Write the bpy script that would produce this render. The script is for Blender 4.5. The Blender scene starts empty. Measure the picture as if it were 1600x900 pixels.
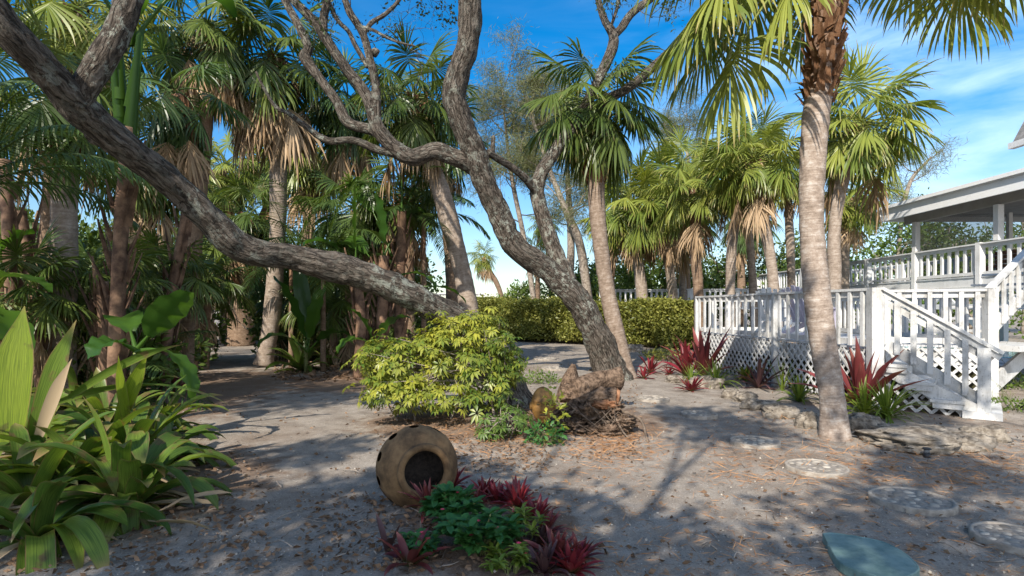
import bpy, math, random
import numpy as np
from mathutils import Vector, Matrix, noise

# ------------------------------------------------------------------ camera, light
scene = bpy.context.scene
COL = scene.collection
F, YH, H = 888.9, 482.0, 1.5          # photo pixels per unit slope, horizon row, eye height
cam_d = bpy.data.cameras.new("camera")
cam = bpy.data.objects.new("camera", cam_d)
COL.objects.link(cam)
cam.location = (0, 0, H)
cam.rotation_euler = (math.radians(90), 0, 0)
cam_d.lens = 20.0
cam_d.sensor_width = 36.0
cam_d.shift_y = 32.0 / 1600.0
cam_d.clip_start = 0.05
cam_d.clip_end = 2000
scene.camera = cam

SUN_EL, SUN_AZ = 38.0, 24.0           # azimuth: light travels towards +Y, this much to +X
world = bpy.data.worlds.new("World")
scene.world = world
world.use_nodes = True
wn, wl = world.node_tree.nodes, world.node_tree.links
wn.clear()
wo = wn.new("ShaderNodeOutputWorld")
bg = wn.new("ShaderNodeBackground")
sky = wn.new("ShaderNodeTexSky")
sky.sky_type = 'NISHITA'
sky.sun_disc = False
sky.sun_elevation = math.radians(SUN_EL)
sky.sun_rotation = math.radians(180 + SUN_AZ)
sky.air_density = 1.0
sky.dust_density = 0.3
sky.ozone_density = 2.5
hsv = wn.new("ShaderNodeHueSaturation")
hsv.inputs["Saturation"].default_value = 1.62
hsv.inputs["Value"].default_value = 0.72
wl.new(sky.outputs[0], hsv.inputs["Color"])
tc0 = wn.new("ShaderNodeTexCoord"); sz0 = wn.new("ShaderNodeSeparateXYZ"); wl.new(tc0.outputs["Generated"], sz0.inputs[0])
sr0 = wn.new("ShaderNodeMapRange")
for _i, _v in enumerate((0.0, 0.40, 1.10, 1.58)): sr0.inputs[_i + 1].default_value = _v
wl.new(sz0.outputs[2], sr0.inputs[0]); wl.new(sr0.outputs[0], hsv.inputs["Saturation"])
sr1 = wn.new("ShaderNodeMapRange")
for _i, _v in enumerate((0.0, 0.30, 0.50, 0.68)): sr1.inputs[_i + 1].default_value = _v
wl.new(sz0.outputs[2], sr1.inputs[0]); wl.new(sr1.outputs[0], hsv.inputs["Value"])
# thin wind-drawn cloud, plus bright unseen cloud behind the camera added for fill
tc = wn.new("ShaderNodeTexCoord")
mp = wn.new("ShaderNodeMapping")
mp.inputs["Rotation"].default_value = (0.0, math.radians(24), 0.0)
mp.inputs["Scale"].default_value = (1.6, 1.6, 7.0)
wl.new(tc.outputs["Generated"], mp.inputs["Vector"])
nz = wn.new("ShaderNodeTexNoise")
nz.inputs["Scale"].default_value = 2.6
nz.inputs["Detail"].default_value = 7
nz.inputs["Roughness"].default_value = 0.55
nz.inputs["Distortion"].default_value = 0.35
wl.new(mp.outputs[0], nz.inputs["Vector"])
cr = wn.new("ShaderNodeMapRange")
cr.interpolation_type = 'SMOOTHSTEP'
cr.inputs[1].default_value = 0.25
cr.inputs[2].default_value = 0.85
wl.new(nz.outputs[0], cr.inputs[0])
sx = wn.new("ShaderNodeSeparateXYZ")
wl.new(tc.outputs["Generated"], sx.inputs[0])
xr = wn.new("ShaderNodeMapRange")
xr.interpolation_type = 'SMOOTHSTEP'
xr.inputs[1].default_value = 0.02
xr.inputs[2].default_value = 0.55
xr.inputs[3].default_value = 0.05
xr.inputs[4].default_value = 0.80
wl.new(sx.outputs[0], xr.inputs[0])
cm = wn.new("ShaderNodeMath"); cm.operation = 'MULTIPLY'
wl.new(cr.outputs[0], cm.inputs[0]); wl.new(xr.outputs[0], cm.inputs[1])
yr = wn.new("ShaderNodeMapRange"); yr.interpolation_type = 'SMOOTHSTEP'  # mask of the unseen cloud bank behind the camera, added for fill light
for _i, _v in enumerate((-0.12, -0.7, 0.0, 0.95)): yr.inputs[_i + 1].default_value = _v
wl.new(sx.outputs[1], yr.inputs[0])
ym = wn.new("ShaderNodeMath"); ym.operation = 'MULTIPLY'; wl.new(cr.outputs[0], ym.inputs[0]); wl.new(yr.outputs[0], ym.inputs[1])
cmax = wn.new("ShaderNodeMath"); cmax.operation = 'MAXIMUM'; wl.new(cm.outputs[0], cmax.inputs[0]); wl.new(ym.outputs[0], cmax.inputs[1]); cm = cmax
ccol = wn.new("ShaderNodeMix"); ccol.data_type = 'RGBA'; wl.new(yr.outputs[0], ccol.inputs[0])
ccol.inputs[6].default_value = (3.4, 4.5, 5.6, 1); ccol.inputs[7].default_value = (11.5, 11.5, 11.6, 1)
cmix = wn.new("ShaderNodeMix"); cmix.data_type = 'RGBA'
wl.new(cm.outputs[0], cmix.inputs[0])
wl.new(hsv.outputs[0], cmix.inputs[6])
wl.new(ccol.outputs[2], cmix.inputs[7])
wl.new(cmix.outputs[2], bg.inputs["Color"])
bg.inputs["Strength"].default_value = 0.15
wl.new(bg.outputs[0], wo.inputs[0])

sun_d = bpy.data.lights.new("sun", 'SUN')
sun_d.energy = 4.0
sun_d.angle = math.radians(0.53)
sun_d.color = (1.0, 0.93, 0.82)
sun = bpy.data.objects.new("sun", sun_d)
COL.objects.link(sun)
_d = Vector((math.sin(math.radians(SUN_AZ)) * math.cos(math.radians(SUN_EL)),
             math.cos(math.radians(SUN_AZ)) * math.cos(math.radians(SUN_EL)),
             -math.sin(math.radians(SUN_EL))))
sun.rotation_euler = _d.to_track_quat('-Z', 'Y').to_euler()

vs = scene.view_settings
vs.view_transform = 'Standard'
vs.look = 'None'
vs.exposure = 1.0
vs.gamma = 1.0
vs.use_curve_mapping = False
scene.render.engine = 'CYCLES'
scene.cycles.use_denoising = True
scene.cycles.max_bounces = 8
scene.cycles.transparent_max_bounces = 8
scene.cycles.diffuse_bounces = 4

rng = np.random.default_rng(7)
random.seed(7)

# ------------------------------------------------------------------ helpers
def P(px, py, Y):
    return np.array([(px - 800) / F * Y, Y, H - (py - YH) / F * Y])

def gz(x, y):
    z = 0.025 * noise.noise((x * 0.45, y * 0.45, 1.7)) + 0.010 * noise.noise((x * 2.1, y * 2.1, 4.2))
    z += 0.10 * math.exp(-(((x + 0.35) / 1.3) ** 2 + ((y - 7.4) / 1.2) ** 2))
    z += 0.10 * math.exp(-(((x - 1.2) / 0.9) ** 2 + ((y - 8.2) / 1.0) ** 2))
    z += 0.06 * math.exp(-(((x + 0.2) / 0.5) ** 2 + ((y - 3.9) / 0.7) ** 2))
    return z

def G(px, py):
    Y = F * H / (py - YH)
    x = (px - 800) / F * Y
    return np.array([x, Y, gz(x, Y)])

def unit(v):
    v = np.asarray(v, float)
    return v / (np.linalg.norm(v, axis=-1, keepdims=True) + 1e-12)

def wloc(o):
    p = np.zeros(3)
    while o is not None:
        p += np.array(o.location); o = o.parent
    return p

class MB:
    """collects vertices, faces and a per-point vector 'puv'"""
    def __init__(s):
        s.V, s.F, s.U, s.n = [], [], [], 0
    def add(s, V, Fs, U=None):
        V = np.asarray(V, float).reshape(-1, 3)
        s.V.append(V)
        s.U.append(np.zeros_like(V) if U is None else np.asarray(U, float).reshape(-1, 3))
        for f in Fs:
            f = np.asarray(f, int)
            if len(f): s.F.append(f + s.n)
        s.n += len(V)
    def build(s, name, mat, parent=None, smooth=True, loc=None):
        V = np.concatenate(s.V); U = np.concatenate(s.U)
        if loc is None: loc = (0, 0, 0)
        loc = np.asarray(loc, float)
        base = (wloc(parent) if parent is not None else 0) + loc
        m = bpy.data.meshes.new(name)
        sizes = np.concatenate([np.full(len(f), f.shape[1]) for f in s.F])
        loops = np.concatenate([f.ravel() for f in s.F])
        m.vertices.add(len(V)); m.loops.add(len(loops)); m.polygons.add(len(sizes))
        m.vertices.foreach_set("co", (V - base).ravel())
        m.loops.foreach_set("vertex_index", loops)
        m.polygons.foreach_set("loop_start", np.concatenate([[0], np.cumsum(sizes)[:-1]]))
        m.polygons.foreach_set("loop_total", sizes)
        m.polygons.foreach_set("use_smooth", np.full(len(sizes), smooth))
        a = m.attributes.new("puv", 'FLOAT_VECTOR', 'POINT')
        a.data.foreach_set("vector", U.ravel())
        m.update(calc_edges=True); m.validate()
        m.materials.append(mat)
        o = bpy.data.objects.new(name, m)
        COL.objects.link(o)
        o.location = loc
        if parent is not None: o.parent = parent
        return o

def thing(name, label, cat, loc, group=None):
    o = bpy.data.objects.new(name, None)
    o.empty_display_size = 0.2
    COL.objects.link(o)
    o.location = tuple(loc)
    return tag(o, label, cat, group)

def tag(o, label, cat, group=None):
    o["label"] = label; o["category"] = cat
    if group: o["group"] = group
    return o

def kind(o, k):
    o["kind"] = k
    return o

def copy_tree(o, loc=None, rz=None, sc=None, label=None):
    def rec(a, par):
        c = a.copy(); COL.objects.link(c)
        if par is not None: c.parent = par
        for ch in a.children: rec(ch, c)
        return c
    c = rec(o, None)
    if loc is not None: c.location = tuple(loc)
    if rz is not None: c.rotation_euler = (0, 0, rz)
    if sc is not None: c.scale = (sc, sc, sc)
    if label: c["label"] = label
    return c

def smooth_path(pts, n):
    """Catmull-Rom through rows of pts (any width) -> n rows"""
    p = np.asarray(pts, float)
    p = np.vstack([2 * p[0] - p[1], p, 2 * p[-1] - p[-2]])
    out = []
    m = len(p) - 3
    for s in np.linspace(0, m - 1e-6, n):
        i = int(s); t = s - i
        a, b, c, d = p[i], p[i + 1], p[i + 2], p[i + 3]
        out.append(0.5 * (2 * b + (c - a) * t + (2 * a - 5 * b + 4 * c - d) * t * t + (3 * b - a - 3 * c + d) * t ** 3))
    return np.array(out)

def tube(mb, pts, rad, k=8, rough=0.0, freq=6.0, stretch=0.25, cap=True, seed=0.0, ridges=0.0):
    pts = np.asarray(pts, float); n = len(pts)
    rad = np.broadcast_to(np.asarray(rad, float), (n,))
    T = np.gradient(pts, axis=0); T = unit(T)
    ref = np.array([0.0, 0, 1]) if abs(T[0][2]) < 0.9 else np.array([1.0, 0, 0])
    u = unit(np.cross(T[0], ref))
    L = np.concatenate([[0], np.cumsum(np.linalg.norm(np.diff(pts, axis=0), axis=1))])
    ang = np.linspace(0, 2 * math.pi, k, endpoint=False)
    V = np.zeros((n, k, 3)); U = np.zeros((n, k, 3))
    ca, sa = np.cos(ang), np.sin(ang)
    for i in range(n):
        u = unit(u - T[i] * np.dot(u, T[i])); w = np.cross(T[i], u)
        r = np.full(k, rad[i])
        if rough > 0:
            for j in range(k):
                q = (ca[j] * freq * 0.25 + seed, sa[j] * freq * 0.25, L[i] * freq * stretch)
                d = noise.fractal(q, 0.9, 2.1, 3)
                if ridges > 0:
                    q2 = (ca[j] * 3.4 + seed, sa[j] * 3.4, L[i] * 2.6)
                    d += ridges * (0.5 - abs(noise.noise(q2)) * 2.2)
                r[j] = rad[i] * (1 + rough * d)
        V[i] = pts[i] + np.outer(ca * r, u) + np.outer(sa * r, w)
        U[i, :, 0] = ca * rad[i]; U[i, :, 1] = sa * rad[i]; U[i, :, 2] = L[i]
    i0 = np.arange(n - 1)[:, None] * k; j0 = np.arange(k)[None]
    q = np.stack([i0 + j0, i0 + (j0 + 1) % k, i0 + k + (j0 + 1) % k, i0 + k + j0], -1).reshape(-1, 4)
    Fs = [q]
    Vv = V.reshape(-1, 3); Uv = U.reshape(-1, 3)
    if cap:
        Vv = np.vstack([Vv, pts[0], pts[-1]]); Uv = np.vstack([Uv, [0, 0, 0], [0, 0, L[-1]]])
        a = n * k
        t0 = np.stack([np.full(k, a), (np.arange(k) + 1) % k, np.arange(k)], -1)
        t1 = np.stack([np.full(k, a + 1), (n - 1) * k + np.arange(k), (n - 1) * k + (np.arange(k) + 1) % k], -1)
        Fs += [t0, t1]
    mb.add(Vv, Fs, Uv)

BOXF = np.array([[0, 1, 3, 2], [4, 6, 7, 5], [0, 4, 5, 1], [2, 3, 7, 6], [0, 2, 6, 4], [1, 5, 7, 3]])
def obox(mb, c, ax, half):
    """box from centre, three axes (rows), half sizes, with slightly chamfered look left to the material"""
    c = np.asarray(c, float); ax = np.asarray(ax, float); V = []
    for i in (-1, 1):
        for j in (-1, 1):
            for k in (-1, 1):
                V.append(c + ax[0] * half[0] * i + ax[1] * half[1] * j + ax[2] * half[2] * k)
    V = np.array(V)
    U = np.array([[i * half[0], j * half[1], k * half[2]] for i in (-1, 1) for j in (-1, 1) for k in (-1, 1)]) + c * 0.37
    mb.add(V, [BOXF], U)

def beam(mb, a, b, w, h, up=(0, 0, 1)):
    """timber of width w (sideways) and height h (along up) from a to b"""
    a = np.asarray(a, float); b = np.asarray(b, float)
    d = unit(b - a); up = np.asarray(up, float)
    if abs(np.dot(d, up)) > 0.95: up = np.array([1.0, 0.2, 0])
    s = unit(np.cross(d, up)); u = np.cross(s, d)
    obox(mb, (a + b) / 2, [d, s, u], [np.linalg.norm(b - a) / 2, w / 2, h / 2])

def post(mb, x, y, z0, z1, w, ang=0.0, w2=None):
    c, s = math.cos(ang), math.sin(ang)
    obox(mb, (x, y, (z0 + z1) / 2), [(c, s, 0), (-s, c, 0), (0, 0, 1)], (w / 2, (w2 or w) / 2, (z1 - z0) / 2))

# ------------------------------------------------------------------ materials
def nt(name):
    m = bpy.data.materials.new(name); m.use_nodes = True
    t = m.node_tree; t.nodes.clear()
    out = t.nodes.new("ShaderNodeOutputMaterial")
    return m, t.nodes, t.links, out

def rgba(c): return (c[0], c[1], c[2], 1.0)

def ramp(nodes, stops, interp='LINEAR'):
    r = nodes.new("ShaderNodeValToRGB")
    r.color_ramp.interpolation = interp
    e = r.color_ramp.elements
    while len(e) < len(stops): e.new(0.5)
    for i, (p, c) in enumerate(stops):
        e[i].position = p; e[i].color = rgba(c)
    return r

def mixc(nodes, links, fac, a, b, mode='MIX'):
    m = nodes.new("ShaderNodeMix"); m.data_type = 'RGBA'; m.blend_type = mode
    for s, v in ((0, fac), (6, a), (7, b)):
        if hasattr(v, "links"): links.new(v, m.inputs[s])
        elif s == 0: m.inputs[0].default_value = v
        else: m.inputs[s].default_value = rgba(v)
    return m.outputs[2]

def mathn(nodes, links, op, a, b=None, clamp=False):
    m = nodes.new("ShaderNodeMath"); m.operation = op; m.use_clamp = clamp
    for i, v in enumerate((a, b)):
        if v is None: continue
        if hasattr(v, "links"): links.new(v, m.inputs[i])
        else: m.inputs[i].default_value = v
    return m.outputs[0]

def tex(nodes, links, typ, vec, scale, **kw):
    n = nodes.new(typ)
    if vec is not None: links.new(vec, n.inputs["Vector"])
    n.inputs["Scale"].default_value = scale
    for k, v in kw.items():
        if k in n.inputs: n.inputs[k].default_value = v
        else: setattr(n, k, v)
    return n

def mapping(nodes, links, vec, scale):
    m = nodes.new("ShaderNodeMapping"); links.new(vec, m.inputs[0])
    m.inputs["Scale"].default_value = scale
    return m.outputs[0]

def maprange(nodes, links, v, a, b, c=0.0, d=1.0):
    m = nodes.new("ShaderNodeMapRange"); m.interpolation_type = 'SMOOTHSTEP'
    links.new(v, m.inputs[0])
    for i, x in enumerate((a, b, c, d)): m.inputs[i + 1].default_value = x
    return m.outputs[0]

def principled(nodes, links, out, col, rough=0.7, bump=None, bstr=0.5, bdist=0.01, spec=0.3):
    p = nodes.new("ShaderNodeBsdfPrincipled")
    if hasattr(col, "links"): links.new(col, p.inputs["Base Color"])
    else: p.inputs["Base Color"].default_value = rgba(col)
    if hasattr(rough, "links"): links.new(rough, p.inputs["Roughness"])
    else: p.inputs["Roughness"].default_value = rough
    p.inputs["Specular IOR Level"].default_value = spec
    if bump is not None:
        b = nodes.new("ShaderNodeBump")
        b.inputs["Strength"].default_value = bstr; b.inputs["Distance"].default_value = bdist
        links.new(bump, b.inputs["Height"]); links.new(b.outputs[0], p.inputs["Normal"])
    links.new(p.outputs[0], out.inputs[0])
    return p

def attr(nodes, name="puv"):
    a = nodes.new("ShaderNodeAttribute"); a.attribute_name = name
    return a.outputs["Vector"]

def leaf_mat(name, dark, light, tip=None, tip_from=0.8, trans=0.35, rough=0.42, isl=0.35, base=None, spec=0.35, blotch=None, vein=False):
    m, N, L, out = nt(name)
    v = attr(N)
    s = N.new("ShaderNodeSeparateXYZ"); L.new(v, s.inputs[0])
    g = N.new("ShaderNodeNewGeometry")
    f = mathn(N, L, 'ADD', mathn(N, L, 'MULTIPLY', s.outputs[1], 1 - isl), mathn(N, L, 'MULTIPLY', g.outputs["Random Per Island"], isl), True)
    c = mixc(N, L, f, dark, light)
    if base is not None:
        c = mixc(N, L, maprange(N, L, s.outputs[0], 0.0, 0.35, 1, 0), c, base)
    if blotch is not None:
        tcn = N.new("ShaderNodeTexCoord")
        b = tex(N, L, "ShaderNodeTexNoise", tcn.outputs["Object"], 7.0, Detail=4.0)
        c = mixc(N, L, maprange(N, L, b.outputs[0], 0.57, 0.68), c, blotch)
    if vein:
        cv = N.new("ShaderNodeCombineXYZ")
        L.new(mathn(N, L, 'MULTIPLY', s.outputs[0], 2.5), cv.inputs[0]); L.new(mathn(N, L, 'MULTIPLY', s.outputs[2], 16.0), cv.inputs[1]); L.new(mathn(N, L, 'MULTIPLY', g.outputs["Random Per Island"], 90.0), cv.inputs[2])
        vn = tex(N, L, "ShaderNodeTexNoise", cv.outputs[0], 1.6, Detail=4.0, Roughness=0.6)
        c = mixc(N, L, maprange(N, L, vn.outputs[0], 0.35, 0.65), mixc(N, L, 1.0, c, (0.55, 0.60, 0.55), 'MULTIPLY'), mixc(N, L, 1.0, c, (1.2, 1.15, 1.15), 'MULTIPLY'))
        c = mixc(N, L, mathn(N, L, 'MULTIPLY', maprange(N, L, s.outputs[2], 0.13, 0.02), maprange(N, L, vn.outputs[0], 0.42, 0.55)), c, (0.20, 0.13, 0.06))
    if tip is not None:
        c = mixc(N, L, mathn(N, L, 'MULTIPLY', maprange(N, L, s.outputs[0], tip_from, 1.0), maprange(N, L, g.outputs["Random Per Island"], 0.2, 0.8)), c, tip)
    p = N.new("ShaderNodeBsdfPrincipled")
    L.new(c, p.inputs["Base Color"]); p.inputs["Roughness"].default_value = rough
    p.inputs["Specular IOR Level"].default_value = spec
    t = N.new("ShaderNodeBsdfTranslucent")
    tcx = mixc(N, L, 1.0, c, (1.35, 1.3, 0.55), 'MULTIPLY')
    L.new(tcx, t.inputs["Color"])
    mx = N.new("ShaderNodeMixShader"); mx.inputs[0].default_value = trans
    L.new(p.outputs[0], mx.inputs[1]); L.new(t.outputs[0], mx.inputs[2])
    L.new(mx.outputs[0], out.inputs[0])
    return m

def oak_bark():
    m, N, L, out = nt("oak_bark")
    v = attr(N)
    vs_ = mapping(N, L, v, (1, 1, 0.22))
    warp = tex(N, L, "ShaderNodeTexNoise", v, 6.0, Detail=3.0)
    wv = N.new("ShaderNodeMix"); wv.data_type = 'VECTOR'; wv.inputs[0].default_value = 0.06
    L.new(vs_, wv.inputs[4]); L.new(warp.outputs["Color"], wv.inputs[5])
    n1 = tex(N, L, "ShaderNodeTexNoise", wv.outputs[1], 42.0, Detail=8.0, Roughness=0.68)
    n2 = tex(N, L, "ShaderNodeTexNoise", wv.outputs[1], 19.0, Detail=3.0, Roughness=0.5)
    ridge = mathn(N, L, 'ABSOLUTE', mathn(N, L, 'SUBTRACT', n2.outputs[0], 0.5))
    crack = maprange(N, L, ridge, 0.0, 0.11)
    tcn = N.new("ShaderNodeTexCoord")
    lich = tex(N, L, "ShaderNodeTexNoise", tcn.outputs["Object"], 9.0, Detail=9.0, Roughness=0.75)
    big = tex(N, L, "ShaderNodeTexNoise", tcn.outputs["Object"], 1.3, Detail=3.0)
    h = mathn(N, L, 'ADD', mathn(N, L, 'MULTIPLY', crack, 0.30), mathn(N, L, 'MULTIPLY', n1.outputs[0], 1.15))
    r = ramp(N, [(0.32, (0.022, 0.018, 0.014)), (0.52, (0.095, 0.077, 0.061)), (0.80, (0.24, 0.205, 0.17))])
    L.new(mathn(N, L, 'MULTIPLY', h, 0.68), r.inputs[0])
    lm = mathn(N, L, 'MULTIPLY', maprange(N, L, lich.outputs[0], 0.51, 0.58), maprange(N, L, big.outputs[0], 0.42, 0.6, 0.15, 1.0))
    c = mixc(N, L, mathn(N, L, 'MULTIPLY', lm, 0.85), r.outputs[0], (0.30, 0.31, 0.26))
    principled(N, L, out, c, 0.9, h, 1.0, 0.05, 0.15)
    return m

def palm_bark(name, dark, mid, light):
    m, N, L, out = nt(name)
    v = attr(N)
    vv = mapping(N, L, v, (2.2, 2.2, 9.0))
    n1 = tex(N, L, "ShaderNodeTexNoise", vv, 5.0, Detail=6.0, Roughness=0.6)
    ring = tex(N, L, "ShaderNodeTexNoise", mapping(N, L, v, (0.5, 0.5, 22.0)), 1.0, Detail=3.0)
    tcn = N.new("ShaderNodeTexCoord")
    blot = tex(N, L, "ShaderNodeTexNoise", tcn.outputs["Object"], 9.0, Detail=9.0, Roughness=0.78)
    h = mathn(N, L, 'ADD', mathn(N, L, 'MULTIPLY', n1.outputs[0], 0.6), mathn(N, L, 'MULTIPLY', ring.outputs[0], 0.5))
    r = ramp(N, [(0.34, dark), (0.52, mid), (0.72, light)])
    L.new(mathn(N, L, 'ADD', mathn(N, L, 'MULTIPLY', h, 0.38), mathn(N, L, 'MULTIPLY', blot.outputs[0], 0.60)), r.inputs[0])
    sg_ = N.new("ShaderNodeSeparateXYZ"); L.new(tcn.outputs["Generated"], sg_.inputs[0])
    c = mixc(N, L, mathn(N, L, 'MULTIPLY', maprange(N, L, sg_.outputs[2], 0.66, 0.86), 0.8), r.outputs[0], mixc(N, L, h, (0.06, 0.03, 0.018), (0.26, 0.15, 0.09)))
    principled(N, L, out, c, 0.9, h, 0.8, 0.02, 0.12)
    return m

def painted(name, col, dirt=(0.36, 0.35, 0.32), amt=0.5):
    m, N, L, out = nt(name)
    tcn = N.new("ShaderNodeTexCoord")
    v = tcn.outputs["Object"]
    a = tex(N, L, "ShaderNodeTexNoise", v, 2.2, Detail=6.0, Roughness=0.65)
    b = tex(N, L, "ShaderNodeTexNoise", mapping(N, L, v, (9, 9, 1.2)), 4.0, Detail=5.0, Roughness=0.7)
    c = mixc(N, L, mathn(N, L, 'MULTIPLY', maprange(N, L, a.outputs[0], 0.45, 0.75), amt), col, dirt)
    c = mixc(N, L, mathn(N, L, 'MULTIPLY', maprange(N, L, b.outputs[0], 0.52, 0.72), amt * 0.7), c, dirt)
    e_ = tex(N, L, "ShaderNodeTexNoise", v, 38.0, Detail=3.0)
    c = mixc(N, L, mathn(N, L, 'MULTIPLY', maprange(N, L, e_.outputs[0], 0.62, 0.68), amt * 0.6), c, (0.16, 0.14, 0.11))
    principled(N, L, out, c, 0.55, b.outputs[0], 0.25, 0.004, 0.3)
    return m

def simple(name, c1, c2, scale=8.0, rough=0.7, bstr=0.3, bdist=0.01, coords="Object", detail=6.0, spec=0.3):
    m, N, L, out = nt(name)
    tcn = N.new("ShaderNodeTexCoord")
    a = tex(N, L, "ShaderNodeTexNoise", tcn.outputs[coords], scale, Detail=detail, Roughness=0.65)
    c = mixc(N, L, maprange(N, L, a.outputs[0], 0.3, 0.7), c1, c2)
    principled(N, L, out, c, rough, a.outputs[0], bstr, bdist, spec)
    return m

def ground_mat():
    m, N, L, out = nt("shell_sand")
    tcn = N.new("ShaderNodeTexCoord"); v = tcn.outputs["Object"]
    big = tex(N, L, "ShaderNodeTexNoise", v, 0.55, Detail=5.0, Roughness=0.6)
    mid = tex(N, L, "ShaderNodeTexNoise", v, 3.2, Detail=8.0, Roughness=0.7)
    fine = tex(N, L, "ShaderNodeTexNoise", v, 75.0, Detail=4.0, Roughness=0.75)
    speck = tex(N, L, "ShaderNodeTexVoronoi", v, 55.0, feature='F1')
    c = mixc(N, L, maprange(N, L, mid.outputs[0], 0.32, 0.70), (0.205, 0.172, 0.140), (0.345, 0.300, 0.250))
    c = mixc(N, L, mathn(N, L, 'MULTIPLY', maprange(N, L, big.outputs[0], 0.50, 0.68), 0.55), c, (0.19, 0.135, 0.095))
    c = mixc(N, L, mathn(N, L, 'MULTIPLY', maprange(N, L, fine.outputs[0], 0.50, 0.30), 0.75), c, (0.07, 0.055, 0.045))
    c = mixc(N, L, mathn(N, L, 'MULTIPLY', maprange(N, L, fine.outputs[0], 0.58, 0.72), 0.6), c, (0.50, 0.46, 0.42))
    sm = mathn(N, L, 'LESS_THAN', speck.outputs["Distance"], 0.20)
    sc2 = N.new("ShaderNodeSeparateColor"); L.new(speck.outputs["Color"], sc2.inputs[0])
    sm = mathn(N, L, 'MULTIPLY', sm, mathn(N, L, 'GREATER_THAN', sc2.outputs[0], 0.86))
    c = mixc(N, L, mathn(N, L, 'MULTIPLY', sm, 0.8), c, (0.62, 0.60, 0.57))
    for (x0, y0, rx, ry) in ((-0.3, 7.3, 1.7, 1.1), (1.05, 7.4, 1.0, 1.0), (-0.15, 3.85, 0.62, 0.85), (-3.7, 4.9, 1.7, 1.5), (-3.2, 12.0, 1.6, 2.0), (-6.5, 9.5, 2.6, 4.5)):
        mpn = N.new("ShaderNodeMapping"); L.new(v, mpn.inputs[0]); mpn.vector_type = 'TEXTURE'
        mpn.inputs["Location"].default_value = (x0, y0, 0); mpn.inputs["Scale"].default_value = (rx, ry, 50)
        ln = N.new("ShaderNodeVectorMath"); ln.operation = 'LENGTH'; L.new(mpn.outputs[0], ln.inputs[0])
        dd_ = mathn(N, L, 'ADD', ln.outputs["Value"], mathn(N, L, 'MULTIPLY', mathn(N, L, 'SUBTRACT', mid.outputs[0], 0.5), 1.3))
        c = mixc(N, L, mathn(N, L, 'MULTIPLY', maprange(N, L, dd_, 1.1, 0.75), 0.7), c, mixc(N, L, fine.outputs[0], (0.05, 0.03, 0.02), (0.25, 0.15, 0.09)))
    h = mathn(N, L, 'ADD', mathn(N, L, 'MULTIPLY', fine.outputs[0], 0.5), mid.outputs[0])
    principled(N, L, out, c, 0.95, h, 0.9, 0.02, 0.1)
    return m

M = {}
M['sand'] = ground_mat()
M['oak'] = oak_bark()
M['palm'] = palm_bark("palm_bark_grey", (0.11, 0.080, 0.058), (0.27, 0.215, 0.17), (0.47, 0.42, 0.37))
M['palm_m'] = palm_bark("palm_bark_mottled", (0.10, 0.070, 0.050), (0.29, 0.23, 0.185), (0.56, 0.52, 0.47))
M['palm_c'] = palm_bark('palm_bark_grey_brown', (0.075, 0.052, 0.038), (0.22, 0.165, 0.125), (0.42, 0.36, 0.31))
M['palm_b'] = palm_bark("palm_bark_brown", (0.07, 0.045, 0.03), (0.20, 0.135, 0.09), (0.34, 0.26, 0.19))
M['boot'] = palm_bark("palm_boots", (0.07, 0.032, 0.018), (0.24, 0.125, 0.065), (0.44, 0.32, 0.22))
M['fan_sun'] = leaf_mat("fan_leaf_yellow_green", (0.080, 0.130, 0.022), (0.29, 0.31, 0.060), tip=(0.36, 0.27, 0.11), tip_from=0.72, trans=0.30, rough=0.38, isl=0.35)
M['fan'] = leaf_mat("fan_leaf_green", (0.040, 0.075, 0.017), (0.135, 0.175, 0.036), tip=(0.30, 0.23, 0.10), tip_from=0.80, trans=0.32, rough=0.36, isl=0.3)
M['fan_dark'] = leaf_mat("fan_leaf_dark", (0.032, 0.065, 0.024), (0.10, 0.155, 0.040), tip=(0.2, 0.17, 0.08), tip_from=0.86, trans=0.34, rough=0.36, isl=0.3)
M['dead'] = leaf_mat("dead_frond", (0.19, 0.115, 0.06), (0.50, 0.37, 0.24), trans=0.15, rough=0.8, isl=0.5, spec=0.1)
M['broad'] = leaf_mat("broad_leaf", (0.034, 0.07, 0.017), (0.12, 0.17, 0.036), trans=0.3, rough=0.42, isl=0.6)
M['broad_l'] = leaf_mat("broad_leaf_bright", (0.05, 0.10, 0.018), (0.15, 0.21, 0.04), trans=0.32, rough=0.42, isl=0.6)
M['oakleaf'] = leaf_mat("oak_leaf", (0.025, 0.045, 0.014), (0.08, 0.10, 0.03), trans=0.25, rough=0.45, isl=0.6)
M['casu'] = leaf_mat("she_oak_needles", (0.07, 0.085, 0.035), (0.20, 0.205, 0.085), trans=0.3, rough=0.6, isl=0.5)
M['hedge'] = leaf_mat("hedge_leaf", (0.075, 0.10, 0.020), (0.35, 0.34, 0.080), trans=0.28, rough=0.42, isl=0.7)
M['schef'] = leaf_mat("variegated_leaf", (0.055, 0.115, 0.020), (0.46, 0.43, 0.060), trans=0.33, rough=0.35, isl=0.35)
M['brom_g'] = leaf_mat("bromeliad_green", (0.04, 0.10, 0.022), (0.20, 0.28, 0.045), tip=(0.30, 0.20, 0.10), tip_from=0.80, trans=0.36, rough=0.36, isl=0.6, blotch=(0.16, 0.12, 0.05), vein=True)
M['brom_lit'] = leaf_mat("bromeliad_yellow", (0.12, 0.20, 0.018), (0.28, 0.35, 0.03), tip=(0.30, 0.22, 0.08), tip_from=0.92, trans=0.5, rough=0.36, isl=0.5, vein=True, blotch=(0.14, 0.15, 0.03))
M['brom_r'] = leaf_mat("bromeliad_red", (0.10, 0.014, 0.020), (0.28, 0.032, 0.042), tip=(0.30, 0.05, 0.07), trans=0.3, rough=0.32, isl=0.5, base=(0.10, 0.09, 0.03))
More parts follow.
